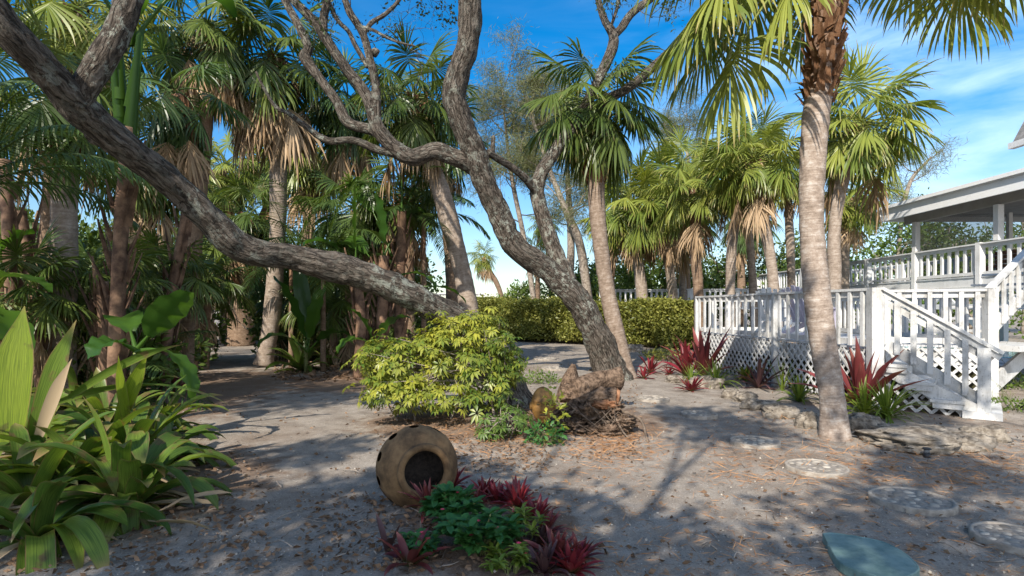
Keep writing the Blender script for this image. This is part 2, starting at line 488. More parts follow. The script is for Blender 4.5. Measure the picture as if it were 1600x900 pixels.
M['brom_rg'] = leaf_mat("bromeliad_wine", (0.09, 0.025, 0.026), (0.24, 0.048, 0.050), tip=(0.42, 0.16, 0.13), tip_from=0.7, trans=0.3, rough=0.32, isl=0.6, base=(0.07, 0.10, 0.025))
M['brom_o'] = leaf_mat("bromeliad_orange", (0.20, 0.07, 0.02), (0.50, 0.12, 0.05), trans=0.3, rough=0.35, isl=0.7, base=(0.16, 0.20, 0.04))
M['tuft'] = leaf_mat("strap_tuft", (0.06, 0.115, 0.015), (0.24, 0.30, 0.045), tip=(0.40, 0.36, 0.14), trans=0.35, rough=0.4, isl=0.5)
M['purple'] = leaf_mat("dusky_purple_leaf", (0.045, 0.025, 0.028), (0.14, 0.065, 0.065), tip=(0.25, 0.12, 0.1), trans=0.25, rough=0.4, isl=0.6)
M['banana'] = leaf_mat("paddle_leaf", (0.028, 0.075, 0.014), (0.085, 0.17, 0.022), trans=0.45, rough=0.30, isl=0.3)
M['feather'] = leaf_mat("feather_frond", (0.036, 0.075, 0.024), (0.11, 0.165, 0.042), trans=0.33, rough=0.36, isl=0.3)
M['small_g'] = leaf_mat("milkbush_leaf", (0.025, 0.10, 0.028), (0.08, 0.20, 0.045), trans=0.3, rough=0.4, isl=0.6)
M['litter'] = leaf_mat("fallen_leaf", (0.075, 0.045, 0.028), (0.27, 0.175, 0.11), trans=0.05, rough=0.85, isl=0.9, spec=0.1)
M['needles'] = leaf_mat("pine_straw", (0.24, 0.11, 0.045), (0.46, 0.26, 0.13), trans=0.0, rough=0.9, isl=0.9, spec=0.05)
M['drystrap'] = leaf_mat("dry_strap", (0.20, 0.14, 0.085), (0.44, 0.34, 0.22), trans=0.15, rough=0.75, isl=0.7, spec=0.1)
M['flower'] = simple("pink_flower", (0.55, 0.03, 0.08), (0.75, 0.08, 0.14), 40, 0.5)
M['stem'] = simple("green_stem", (0.08, 0.10, 0.03), (0.18, 0.19, 0.06), 12, 0.5)
M['twig'] = simple("grey_twig", (0.13, 0.10, 0.075), (0.34, 0.29, 0.24), 10, 0.9)
M['sheath'] = simple("papery_sheath", (0.055, 0.03, 0.02), (0.24, 0.145, 0.09), 5, 0.85, 0.8, 0.03)
M['white'] = painted("white_paint_weathered", (0.52, 0.515, 0.50), (0.22, 0.21, 0.19), 0.85)
M['white2'] = painted("white_paint_clean", (0.64, 0.64, 0.635), (0.36, 0.36, 0.345), 0.5)
M['white3'] = painted('white_fascia_paint', (0.80, 0.80, 0.79), (0.6, 0.6, 0.58), 0.2)
M['deck'] = painted("deck_boards_grey", (0.46, 0.47, 0.48), (0.26, 0.26, 0.26), 0.6)
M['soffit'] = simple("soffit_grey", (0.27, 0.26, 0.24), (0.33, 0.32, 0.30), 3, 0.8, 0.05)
M['rock'] = simple("coral_rock", (0.085, 0.068, 0.052), (0.34, 0.295, 0.24), 9, 0.95, 1.0, 0.05, detail=9.0, spec=0.1)
M['rim'] = simple("cast_stone_rim", (0.19, 0.16, 0.13), (0.34, 0.30, 0.25), 14, 0.9, 0.4, 0.01)
M['mosaic'] = simple("mosaic_bed", (0.16, 0.14, 0.115), (0.30, 0.26, 0.22), 30, 0.9, 0.4, 0.01)
M['pebble'] = leaf_mat("mosaic_pebble", (0.10, 0.085, 0.07), (0.44, 0.39, 0.32), trans=0.0, rough=0.7, isl=1.0)
M['clay'] = simple("weathered_clay", (0.055, 0.030, 0.014), (0.24, 0.142, 0.066), 5.5, 0.85, 0.35, 0.012, detail=9.0)
M['soil'] = simple("dark_soil", (0.010, 0.008, 0.007), (0.04, 0.03, 0.024), 30, 0.95, 0.8, 0.02)
M['teal'] = simple("teal_glazed_slab", (0.085, 0.150, 0.140), (0.175, 0.255, 0.235), 9, 0.7, 0.5, 0.006)
M['mask'] = simple("ochre_wood", (0.065, 0.033, 0.012), (0.30, 0.155, 0.042), 11, 0.6, 0.3, 0.01)
M['maskdark'] = simple("carved_face_dark", (0.035, 0.025, 0.012), (0.07, 0.05, 0.02), 9, 0.8)  # dark brown of the eyes and mouth
M['stump'] = simple("rotting_wood", (0.035, 0.023, 0.016), (0.24, 0.165, 0.115), 16, 0.95, 1.0, 0.04, detail=9.0, spec=0.08)
M['root'] = simple('dark_root', (0.05, 0.035, 0.025), (0.20, 0.15, 0.11), 12, 0.95)
M['stumpend'] = simple("rotten_end_grain", (0.14, 0.06, 0.03), (0.34, 0.18, 0.10), 9, 0.95, 1.0, 0.03, spec=0.08)
M['black'] = simple("black_plastic", (0.012, 0.012, 0.013), (0.03, 0.03, 0.03), 20, 0.4, 0.05)
M['glassy'] = simple("lamp_lens", (0.10, 0.11, 0.12), (0.2, 0.2, 0.2), 20, 0.15, 0.02, spec=0.6)
M['lilac'] = simple("lilac_plastic", (0.42, 0.38, 0.46), (0.50, 0.46, 0.54), 4, 0.5, 0.05)
M['paver'] = simple("blue_grey_paver", (0.22, 0.25, 0.28), (0.34, 0.37, 0.39), 5, 0.8, 0.2)
M['shingle'] = simple("grey_shingle", (0.12, 0.12, 0.12), (0.22, 0.21, 0.2), 12, 0.9, 0.5)
M['core'] = simple("hedge_twigs_and_deck_shade", (0.030, 0.030, 0.012), (0.07, 0.06, 0.03), 12, 0.95)  # twig brown, also the dark painted in for shade under the deck
M['redwood'] = simple("reddish_bench_wood", (0.16, 0.075, 0.05), (0.26, 0.14, 0.10), 6, 0.8)

def screen_mat():
    m, N, L, out = nt("insect_screen")
    d = N.new("ShaderNodeBsdfDiffuse"); d.inputs[0].default_value = (0.20, 0.20, 0.19, 1)
    t = N.new("ShaderNodeBsdfTransparent")
    mx = N.new("ShaderNodeMixShader"); mx.inputs[0].default_value = 0.22
    L.new(t.outputs[0], mx.inputs[1]); L.new(d.outputs[0], mx.inputs[2]); L.new(mx.outputs[0], out.inputs[0])
    return m
M['screen'] = screen_mat()

def water_mat():
    m, N, L, out = nt("pool_water")
    tcn = N.new("ShaderNodeTexCoord")
    a = tex(N, L, "ShaderNodeTexNoise", tcn.outputs["Object"], 3.0, Detail=3.0)
    principled(N, L, out, mixc(N, L, a.outputs[0], (0.16, 0.38, 0.48), (0.28, 0.5, 0.58)), 0.08, a.outputs[0], 0.2, 0.02, 0.5)
    return m
M['water'] = water_mat()

# ------------------------------------------------------------------ plant builders
Z = np.array([0.0, 0, 1])

def bend_strip(mb, base, d0, length, width, k, g, fold=0.15, wprof=None, twist=0.0, uy=0.5, ref=None, rg=None, tiprough=0.0):
    """strap leaf: K rows of three points, arching under gravity g"""
    K = k + 1
    d = unit(d0); p = np.array(base, float)
    side = np.cross(d, Z)
    if np.linalg.norm(side) < 0.05: side = np.array([math.cos(twist * 7 + uy * 9), math.sin(twist * 7 + uy * 9), 0])
    if ref is not None: side = ref
    V, U = [], []
    st = length / k
    for i in range(K):
        t = i / k
        s = unit(side - d * np.dot(side, d)); n = np.cross(s, d)
        if twist: 
            a = twist * t; s, n = s * math.cos(a) + n * math.sin(a), n * math.cos(a) - s * math.sin(a)
        w = width * (wprof(t) if wprof else (min(1, 0.55 + 1.6 * t) * (1 - max(0, (t - 0.55) / 0.45) ** 2)))
        w = max(w, 0.002)
        V += [p - s * w / 2 + n * w * fold, p, p + s * w / 2 + n * w * fold]
        U += [[t, uy, 0], [t, uy, 1], [t, uy, 0]]
        d = unit(d - Z * g * st / length * (0.35 + 1.3 * t))
        if rg is not None and tiprough: d = unit(d + rg.normal(0, tiprough, 3))
        p = p + d * st
    i0 = np.arange(k)[:, None] * 3; j = np.arange(2)[None]
    q = np.stack([i0 + j, i0 + j + 1, i0 + j + 4, i0 + j + 3], -1).reshape(-1, 4)
    mb.add(V, [q], U)
    return p

def fan_frond(mb, base, d0, Lp, R, droop, rg, nseg=40, A=2.35, dead=False, K=5, fold=0.45, pet_g=None):
    d = unit(d0); p = np.array(base, float); pts = [p.copy()]
    for i in range(5):
        d = unit(d - Z * (0.10 + 0.16 * droop if pet_g is None else pet_g)); p = p + d * Lp / 5; pts.append(p.copy())
    tube(mb, pts, np.linspace(0.022, 0.011, 6) * (R / 0.95), 4, cap=False)
    mb.U[-1][:] = [0.2, rg.uniform(0.5, 0.9), 0]
    uy = rg.uniform(0, 1)
    f = d
    r = np.cross(f, Z)
    if np.linalg.norm(r) < 0.1: r = np.array([1.0, 0, 0])
    r = unit(r); n = np.cross(r, f)
    roll = rg.normal(0, 0.25); r, n = r * math.cos(roll) + n * math.sin(roll), n * math.cos(roll) - r * math.sin(roll)
    a = np.linspace(-A, A, nseg) + rg.normal(0, 0.015, nseg)
    if dead: a = a * 0.45
    cl = 0.38 * R * (1 - np.abs(a) / A)
    start = p + f * cl[:, None] - Z * (cl[:, None] ** 2) * 0.5 * (0.4 + droop)
    dd = np.cos(a)[:, None] * f + np.sin(a)[:, None] * r - n * (np.abs(np.sin(a)) * fold)[:, None]
    dd = unit(dd + rg.normal(0, 0.035, (nseg, 3)))
    Ln = R * (0.80 + 0.12 * np.cos(a)) * rg.uniform(0.84, 1.08, nseg) * np.where(rg.uniform(0, 1, nseg) < 0.06, rg.uniform(0.45, 0.8, nseg), 1.0)
    if dead: Ln = Ln * rg.uniform(0.6, 1.0, nseg)
    dA = 2 * A / nseg
    tilt = (np.where(np.arange(nseg) % 2 == 0, 1, -1) * 0.45 + rg.normal(0, 0.12, nseg))[:, None]
    pos = start.copy()
    gk = (0.10 + 0.42 * droop) * rg.uniform(0.7, 1.5, nseg)[:, None] * np.where(rg.uniform(0, 1, nseg) < 0.14, 2.6, 1.0)[:, None]
    rows = []; st = Ln / K
    for i in range(K + 1):
        t = i / K
        wv = unit(np.cross(dd, np.broadcast_to(n, dd.shape)))
        nn = np.cross(wv, dd)
        wv = wv * np.cos(tilt) + nn * np.sin(tilt)
        w = np.minimum(0.012 * R + dA * t * Ln * 1.0, 0.050 * R)
        if t > 0.55: w = w * (1 - ((t - 0.55) / 0.45) ** 1.15) + 0.002
        if dead: w = w * 0.7
        rows.append(np.stack([pos - wv * w[:, None] / 2, pos + wv * w[:, None] / 2], 1))
        dd = unit(dd - Z * gk * (0.15 + 1.7 * t * t) * 5 / K + (rg.normal(0, 0.10, (nseg, 3)) if dead else 0))
        pos = pos + dd * st[:, None]
    V = np.stack(rows, 1)                      # nseg, K+1, 2, 3
    U = np.zeros(V.shape)
    U[..., 0] = (np.arange(K + 1) / K)[None, :, None]
    U[..., 1] = np.clip(uy + rg.normal(0, 0.05), 0, 1)
    b = (np.arange(nseg) * (K + 1) * 2)[:, None] + (np.arange(K) * 2)[None]
    q = np.stack([b, b + 1, b + 3, b + 2], -1).reshape(-1, 4)
    mb.add(V.reshape(-1, 3), [q], U.reshape(-1, 3))

def feather_frond(mb, base, d0, length, leaflet, g, rg, n=46, hang=0.6):
    d = unit(d0); p = np.array(base, float); pts = [p.copy()]; ds = [d]
    K = 14
    for i in range(K):
        d = unit(d - Z * g / K * (0.5 + 1.2 * i / K)); p = p + d * length / K; pts.append(p.copy()); ds.append(d)
    pts = np.array(pts)
    tube(mb, pts, np.linspace(0.018, 0.004, K + 1), 5, cap=False)
    mb.U[-1][:] = [0.2, 0.9, 0]
    uy = rg.uniform(0, 1)
    for i in range(n):
        t = 0.14 + 0.86 * i / (n - 1)
        f = t * K; a = min(int(f), K - 1); q = pts[a] + (pts[a + 1] - pts[a]) * (f - a); d = ds[a]
        s = np.cross(d, Z); s = unit(s) if np.linalg.norm(s) > 0.05 else np.array([1.0, 0, 0])
        Ll = leaflet * (0.35 + 0.75 * math.sin(math.pi * min(1, 0.12 + t * 0.88)) ** 0.7)
        for sg in (-1, 1):
            dv = unit(s * sg + d * 0.75 + Z * (0.15 - hang * 0.4) + rg.normal(0, 0.08, 3))
            bend_strip(mb, q, dv, Ll, 0.032, 4, hang * 1.2, 0.25, lambda x: (0.5 + 1.5 * x) * (1 - x) ** 0.7 + 0.03, uy=uy)

def paddle(mb, base, d0, Lp, L, W, g, rg, uy=None, roll=0.0, curl=0.25, stemmb=None, tear=0.0):
    """banana / bird-of-paradise leaf: stalk then broad blade with a raised midrib fold"""
    d = unit(d0); p = np.array(base, float); pts = [p.copy()]
    for i in range(6):
        d = unit(d - Z * g * 0.06); p = p + d * Lp / 6; pts.append(p.copy())
    sm = stemmb or mb
    tube(sm, pts, np.linspace(0.03, 0.014, 7), 6, cap=False)
    sm.U[-1][:] = [0.2, 0.8, 0]
    K = 14; st = L / K
    s0 = np.cross(d, Z); s0 = unit(s0) if np.linalg.norm(s0) > 0.08 else np.array([1.0, 0, 0])
    n0 = np.cross(s0, d); s0 = s0 * math.cos(roll) + n0 * math.sin(roll)
    uy = rg.uniform(0, 1) if uy is None else uy
    V, U = [], []
    for i in range(K + 1):
        t = i / K
        s = unit(s0 - d * np.dot(s0, d)); n = np.cross(s, d)
        w = W / 2 * max(0.02, (math.sin(math.pi * min(1, t * 0.97 + 0.02)) ** 0.55) * (1 - 0.15 * t))
        wav = 0.06 * W * math.sin(i * 1.7 + uy * 9)
        for x, up in ((-1, curl), (-0.5, curl * 0.62), (0, 0), (0.5, curl * 0.62), (1, curl)):
            jit = rg.normal(0, tear * W) if abs(x) == 1 else 0
            V.append(p + s * w * x + n * (up * w + wav * abs(x)) + d * jit); U.append([t * 0.8, np.clip(uy + rg.normal(0, .04), 0, 1), abs(x)])
        d = unit(d - Z * g * 0.16 * (0.4 + 1.2 * t)); p = p + d * st
    i0 = np.arange(K)[:, None] * 5; j = np.arange(4)[None]
    mb.add(V, [np.stack([i0 + j, i0 + j + 1, i0 + j + 6, i0 + j + 5], -1).reshape(-1, 4)], U)

def lump(p, f, ph):
    return (np.sin(p[:, 0] * f + ph) * np.sin(p[:, 1] * f * 1.13 + ph * 2.1) + np.sin(p[:, 2] * f * 1.31 + ph * 3.3) * np.sin((p[:, 0] + p[:, 1]) * f * 0.71 + ph)) * 0.5

def leaves(mb, pts, size, rg, normal=None, spread=1.0, aspect=0.5, clump=None, var=0.35, down=0.0):
    n = len(pts)
    d = rg.normal(0, 1, (n, 3)) * spread
    if normal is not None: d = d + normal
    d[:, 2] -= down
    d = unit(d)
    s = unit(np.cross(d, rg.normal(0, 1, (n, 3))))
    nn = np.cross(s, d)
    L = size * rg.uniform(1 - var, 1 + var, n)[:, None]
    w = L * aspect * 0.5
    V = np.stack([pts, pts + d * L * 0.5 - s * w + nn * w * 0.35, pts + d * L, pts + d * L * 0.5 + s * w + nn * w * 0.35], 1)
    U = np.zeros(V.shape); U[:, :, 0] = np.array([0.3, 0.6, 0.75, 0.6])
    U[..., 1] = (rg.uniform(0, 1, n) if clump is None else clump)[:, None]
    b = np.arange(n)[:, None] * 4
    tri = np.concatenate([b + np.array([[0, 1, 2]]), b + np.array([[0, 2, 3]])])
    mb.add(V.reshape(-1, 3), [tri], U.reshape(-1, 3))

def leafcloud(mb, c, rad, n, size, rg, gap=0.15, aspect=0.5, lumps=0.35, inner=0.35, zmin=None, down=0.0):
    c = np.asarray(c, float); rad = np.asarray(rad, float)
    d = unit(rg.normal(0, 1, (n, 3)))
    ph = rg.uniform(0, 6)
    rr = (inner + (1 - inner) * rg.uniform(0, 1, n) ** 0.5) * (1 + lumps * lump(d, 4.2, ph) + 0.5 * lumps * lump(d, 9.0, ph + 1))
    p = c + d * rad * rr[:, None]
    k = lump(p / rad.mean(), 6.5, ph + 2) < (1 - 2 * gap) * 0.9
    if zmin is not None: k &= p[:, 2] > zmin
    p, d = p[k], d[k]
    cl = np.clip(0.5 + 0.6 * lump(p / rad.mean(), 5.0, ph + 4) + 0.15 * d[:, 2], 0, 1)
    leaves(mb, p, size, rg, d * 0.7 + Z * 0.3, 0.8, aspect, cl, down=down)

def twigs(mb, start, d0, length, r, rg, depth=2, up=0.1, leafpts=None, k=5, wig=0.28):
    n = 6; p = np.array(start, float); d = unit(d0); pts = [p.copy()]
    for i in range(n):
        d = unit(d + rg.normal(0, wig, 3) + Z * up * 0.5); p = p + d * length / n; pts.append(p.copy())
    tube(mb, pts, np.linspace(r, r * 0.45, n + 1), k)
    if leafpts is not None and depth <= 1: leafpts += [q for q in pts[2:]]
    if depth > 0:
        for i in range(2, n + 1):
            if rg.uniform() < 0.75:
                dd = unit(unit(pts[i] - pts[i - 1]) + rg.normal(0, 0.65, 3))
                twigs(mb, pts[i], dd, length * rg.uniform(0.45, 0.7), r * 0.55, rg, depth - 1, up, leafpts, max(3, k - 1), wig)

# --- palms
def palm(label, path, w_px, R_px, n=30, ndead=6, bark='palm', leaf='fan', parts=False, boots=0.0, seed=1, lean=None, group='cabbage palms', hi=80, lo=-38, nseg=50, flare=1.35, sides=14, skirt=-72, droop=1.0, hang_only=None, extra=()):
    """path: [(px, py, Y)...] from base to the crown's heart (base py None = on the ground)"""
    rg = np.random.default_rng(seed)
    pts = []
    for i, (px, py, Y) in enumerate(path):
        if py is None:
            x = (px - 800) / F * Y; pts.append([x, Y, gz(x, Y) - 0.05])
        else: pts.append(P(px, py, Y))
    pts = np.array(pts)
    Ym = path[-1][2]
    r = w_px / F * path[min(1, len(path) - 1)][2] / 2 * math.cos(math.atan((path[-1][0] - 800) / F))
    Rm = R_px / F * Ym
    t = thing('cabbage_palm', label, 'palm tree', (pts[0][0], pts[0][1], max(0, pts[0][2] + 0.05)), group)
    n_r = max(24, int(len(pts) * 14))
    sp = smooth_path(pts, n_r)
    hgt = np.linspace(0, 1, n_r)
    Ltot = np.sum(np.linalg.norm(np.diff(sp, axis=0), axis=1))
    rr = r * (1 + (flare - 1) * np.exp(-hgt * Ltot / 0.35)) * (1 + 0.05 * np.sin(hgt * 17 + seed))
    mb = MB(); tube(mb, sp, rr, sides, rough=0.06, freq=7, stretch=1.6, seed=seed * 3.1)
    mb.build('trunk', M[bark], t)
    top = sp[-1]; ax = unit(sp[-1] - sp[-4])
    if boots > 0:
        mb = MB(); nb = int(26 * boots / max(0.3, r * 2.2)) 
        cum = np.concatenate([[0], np.cumsum(np.linalg.norm(np.diff(sp, axis=0), axis=1))])
        for i in range(nb):
            s = cum[-1] - boots * (1 - i / nb)
            j = min(np.searchsorted(cum, s), len(sp) - 1)
            a = i * 2.399 + rg.normal(0, 0.1)
            od = np.array([math.cos(a), math.sin(a), 0])
            b = sp[j] + od * r * 0.95
            up = unit(ax * 1.0 + od * rg.uniform(0.35, 0.75))
            lw = r * rg.uniform(0.55, 0.95)
            bend_strip(mb, b - ax * 0.12, up, rg.uniform(0.20, 0.36) * max(0.7, r / 0.2), lw, 3, rg.uniform(-0.3, 0.3), -0.28, lambda x: 1.0 - 0.55 * x, uy=rg.uniform())
            side = np.cross(od, up)
            # cross fibres
            if i % 2 == 0:
                bend_strip(mb, b + od * 0.02, unit(side * rg.choice([-1, 1]) + ax * 0.4 + od * 0.15), 0.26 * r / 0.2, 0.05 * r / .2, 3, 0.3, 0.1, uy=rg.uniform())
        mb.build('boots', M['boot'], t, smooth=False)
    live = []
    cmb = MB()
    for i in range(n):
        q = (i + 0.5) / n
        el = math.radians(hi + (lo - hi) * q ** 0.85 + rg.normal(0, 6))
        az = i * 2.39996 + rg.normal(0, 0.15) + seed
        if hang_only is not None and not hang_only(az, el): continue
        d0 = np.array([math.cos(az) * math.cos(el), math.sin(az) * math.cos(el), math.sin(el)])
        m_ = MB() if parts else cmb
        sc = rg.uniform(0.85, 1.12)
        fan_frond(m_, top + ax * 0.1 + d0 * r * 0.5, d0, 0.40 * Rm * sc, 0.50 * Rm * sc, droop * (0.25 + 0.85 * q) * rg.uniform(0.7, 1.3), rg, nseg=nseg)
        if parts: m_.build('frond', M[leaf], t)
    for (a_, e_, lp_, br_, pg_, dr_) in extra:
        a_, e_ = math.radians(a_), math.radians(e_); m_ = MB()
        fan_frond(m_, top + ax * 0.1, (math.cos(a_) * math.cos(e_), math.sin(a_) * math.cos(e_), math.sin(e_)), lp_, br_, dr_, rg, nseg=70, pet_g=pg_, K=6)
        m_.build('frond', M[leaf], t)
    if not parts and cmb.n: cmb.build('crown', M[leaf], t)
    if ndead:
        dm = MB()
        for i in range(ndead):
            el = math.radians(skirt + rg.normal(0, 9)); az = i * 2.39996 + seed * 2 + rg.normal(0, 0.2)
            d0 = np.array([math.cos(az) * math.cos(el), math.sin(az) * math.cos(el), math.sin(el)])
            o = np.array([math.cos(az), math.sin(az), 0])
            fan_frond(dm, top - ax * rg.uniform(0.0, 0.25) + o * r * 1.4, unit(d0 + o * 0.35), 0.36 * Rm, 0.70 * Rm * rg.uniform(0.8, 1.15), 0.9, rg, nseg=36, dead=True)
        dm.build('dead_fronds', M['dead'], t)
    return t

def px_path(rows):
    """rows (px, py, Y, width px) -> points, radii"""
    pts = np.array([P(a, b, c) for a, b, c, _ in rows]); rad = np.array([w / F * c / 2 for _, _, c, w in rows])
    return pts, rad

def limb(mb, rows, n=None, k=12, rough=0.12, seed=0.0, ridges=0.25):
    pts, rad = px_path(rows)
    q = smooth_path(np.column_stack([pts, rad]), n or len(rows) * 10)
    tube(mb, q[:, :3], np.maximum(q[:, 3], 0.004), k, rough=rough, freq=5.0, stretch=0.9, seed=seed, ridges=ridges)
    return q

def rosette(mb, c, n, L, W, rg, el=(75, 15), g=(0.3, 1.6), fold=0.22, k=8, start=0.03, wprof=None, azr=None, tiprough=0.02, uyf=None):
    c = np.asarray(c, float)
    for i in range(n):
        q = i / max(1, n - 1)
        az = i * 2.39996 + rg.normal(0, 0.2)
        if azr is not None: az = azr[0] + (azr[1] - azr[0]) * rg.uniform()
        e = math.radians(el[0] + (el[1] - el[0]) * q + rg.normal(0, 6))
        d = np.array([math.cos(az) * math.cos(e), math.sin(az) * math.cos(e), math.sin(e)])
        o = np.array([math.cos(az), math.sin(az), 0]) * start
        bend_strip(mb, c + o, d, L * rg.uniform(0.75, 1.12) * (0.8 + 0.2 * math.sin(3.1 * q)), W * rg.uniform(0.8, 1.15), k, (g[0] + (g[1] - g[0]) * q) * rg.uniform(0.8, 1.3), fold, wprof, twist=rg.normal(0, 0.25), uy=(rg.uniform() if uyf is None else uyf(q, rg)), rg=rg, tiprough=tiprough)

def rock(label, px, py, w, h, seed, group='coral rocks edging the planting beds', dep=None, name='rock', sink=0.25):
    rg = np.random.default_rng(seed)
    c = G(px, py)
    sx_, sz_ = w / F * c[1] / 2 * 0.85, h / F * c[1] / 2 * 0.72
    sy_ = dep or sx_ * rg.uniform(0.6, 0.9)
    nu, nv = 44, 26
    V = []
    for i in range(nv + 1):
        th = math.pi * i / nv
        for j in range(nu):
            a = 2 * math.pi * j / nu
            d = np.array([math.sin(th) * math.cos(a), math.sin(th) * math.sin(a), math.cos(th)])
            s = 1 + 0.30 * noise.fractal((d[0] * 1.3 + seed, d[1] * 1.3, d[2] * 1.3), 0.5, 2.2, 6) + 0.07 * noise.noise(tuple(d * 6 + seed))
            d2 = np.sign(d) * np.abs(d) ** 0.8
            V.append(c + d2 * s * np.array([sx_, sy_, sz_]) + Z * sz_ * 0.30)
    i0 = np.arange(nv)[:, None] * nu; j0 = np.arange(nu)[None]
    q = np.stack([i0 + j0, i0 + nu + j0, i0 + nu + (j0 + 1) % nu, i0 + (j0 + 1) % nu], -1).reshape(-1, 4)
    mb = MB(); mb.add(V, [q])
    o = mb.build(name, M['rock'], None, loc=c)
    return tag(o, label, 'rock', group)

# ================================================================== SETTING
def axis_vals(lo, hi, dense_lo, dense_hi, fine, coarse):
    v = list(np.arange(dense_lo, dense_hi + 1e-6, fine))
    x = dense_lo; s = fine
    while x > lo: s = min(s * 1.25, coarse); x -= s; v.insert(0, x)
    x = dense_hi; s = fine
    while x < hi: s = min(s * 1.25, coarse); x += s; v.append(x)
    return np.array(v)
gx = axis_vals(-400, 400, -6.5, 8.0, 0.11, 60); gy = axis_vals(-120, 700, 2.4, 13.0, 0.11, 60)
GV = np.array([[x, y, gz(x, y)] for y in gy for x in gx])
nx, ny = len(gx), len(gy)
ii = (np.arange(ny - 1)[:, None] * nx + np.arange(nx - 1)[None])
mb = MB(); mb.add(GV, [np.stack([ii, ii + 1, ii + nx + 1, ii + nx], -1).reshape(-1, 4)])
kind(mb.build('ground', M['sand']), 'structure')

# paving slabs beyond the steps
mb = MB()
for (a, b) in ((6.62, 7.30), (7.33, 8.2), (8.23, 9.2)):
    obox(mb, ((a + b) / 2, 7.0, 0.035), np.eye(3), ((b - a) / 2, 0.34, 0.03))
tag(mb.build('paving_slabs', M['paver'], None, loc=(7.0, 7.0, 0)), 'blue grey paving slabs on the ground right of the white steps', 'paving')

# ------------------------------------------------------------------ lower white deck
DZ, RZ = 0.91, 1.81
P1 = np.array([4.73, 14.5]); P3 = np.array([5.45, 8.54]); PC = np.array([6.22, 9.46]); P4 = np.array([7.52, 8.95])
PB = np.array([8.15, 14.5])
deck = thing('deck', 'low white wooden deck with lattice skirting and picket railing beside the steps', 'deck', (6.0, 11.5, 0))
def v3(p, z): return np.array([p[0], p[1], z])
# floor boards running along the front edge
mb = MB()
nbd = 34
for i in range(nbd):
    t0, t1 = i / nbd, (i + 1) / nbd - 0.0035
    def lerp(t, z):
        a = P1 + (PB - P1) * t
        # near end follows P3 - PC - P4
        f = t * 1.0
        b = P3 + (PC - P3) * (f / 0.32) if f < 0.32 else PC + (P4 - PC) * ((f - 0.32) / 0.68)
        return v3(a, z), v3(b, z)
    a0, b0 = lerp(t0, DZ); a1, b1 = lerp(t1, DZ)
    lo = np.array([0, 0, 0.035])
    V = [a0 - lo, a0, a1 - lo, a1, b0 - lo, b0, b1 - lo, b1]
    mb.add(V, [BOXF], np.array(V) * 0.4 + i * 3.1)
mb.build('floor_boards', M['deck'], deck, smooth=False)

def lattice(name, A, B, z0, z1, parent, mat, pitch=0.125, w=0.042, thick=0.009, side=1):
    A = np.asarray(A, float); B = np.asarray(B, float)
    L = np.linalg.norm(B - A); h = z1 - z0
    u = np.append((B - A) / L, 0); n = np.cross(u, Z) * side
    mb = MB()
    for lay, sg in ((0, 1), (1, -1)):
        c = -h if sg > 0 else 0
        step = pitch * math.sqrt(2)
        for c in np.arange(-h - step, L + h + step, step):
            # line s = c + z (sg>0) or s = c + (h - z)
            if sg > 0: s0, s1 = c, c + h; za, zb = 0.0, h
            else: s0, s1 = c, c + h; za, zb = h, 0.0
            t0, t1 = 0.0, 1.0
            if s0 < 0: t0 = -s0 / h
            if s1 > L: t1 = (L - s0) / h
            if t1 - t0 < 0.02: continue
            pa = np.append(A, z0) + u * (s0 + h * t0) + Z * (za + (zb - za) * t0) + n * (thick * 1.15 * lay)
            pb = np.append(A, z0) + u * (s0 + h * t1) + Z * (za + (zb - za) * t1) + n * (thick * 1.15 * lay)
            beam(mb, pa, pb, thick, w, up=np.cross(n, pb - pa))
    o = mb.build(name, mat, parent, smooth=False)
    return o

def inset(A, B, a, b):
    d = unit(B - A); return A + d * a, B - d * b
P2 = P1 + (P3 - P1) * ((14.5 - 11.1) / (14.5 - 8.54))
for (A, B) in ((P1, P2), (P2, P3), (P3, PC), (PC, P4)):
    a, b = inset(A, B, 0.08, 0.08)
    lattice('lattice_panel', a, b, 0.03, DZ - 0.05, deck, M['white'], side=1)
# rim joists behind the lattice, base rails
mb = MB()
for (A, B) in ((P1, P3), (P3, PC), (PC, P4)):
    n = np.array([-(B - A)[1], (B - A)[0]]); n = unit(n) * 0.05
    n3 = -n if np.dot(n, np.array([6.4, 11.5]) - A) < 0 else n
    beam(mb, v3(A + n3, DZ - 0.19), v3(B + n3, DZ - 0.19), 0.04, 0.26)
mb.build('rim_joist', M['white'], deck, smooth=False)
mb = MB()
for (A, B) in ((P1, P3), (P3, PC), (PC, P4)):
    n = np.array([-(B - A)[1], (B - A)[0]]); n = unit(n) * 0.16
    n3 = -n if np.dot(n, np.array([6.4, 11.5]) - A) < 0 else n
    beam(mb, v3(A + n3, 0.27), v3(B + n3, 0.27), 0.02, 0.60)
mb.build('shade_sheet', M['core'], deck, smooth=False)  # added dark sheet standing in for the shade under the deck

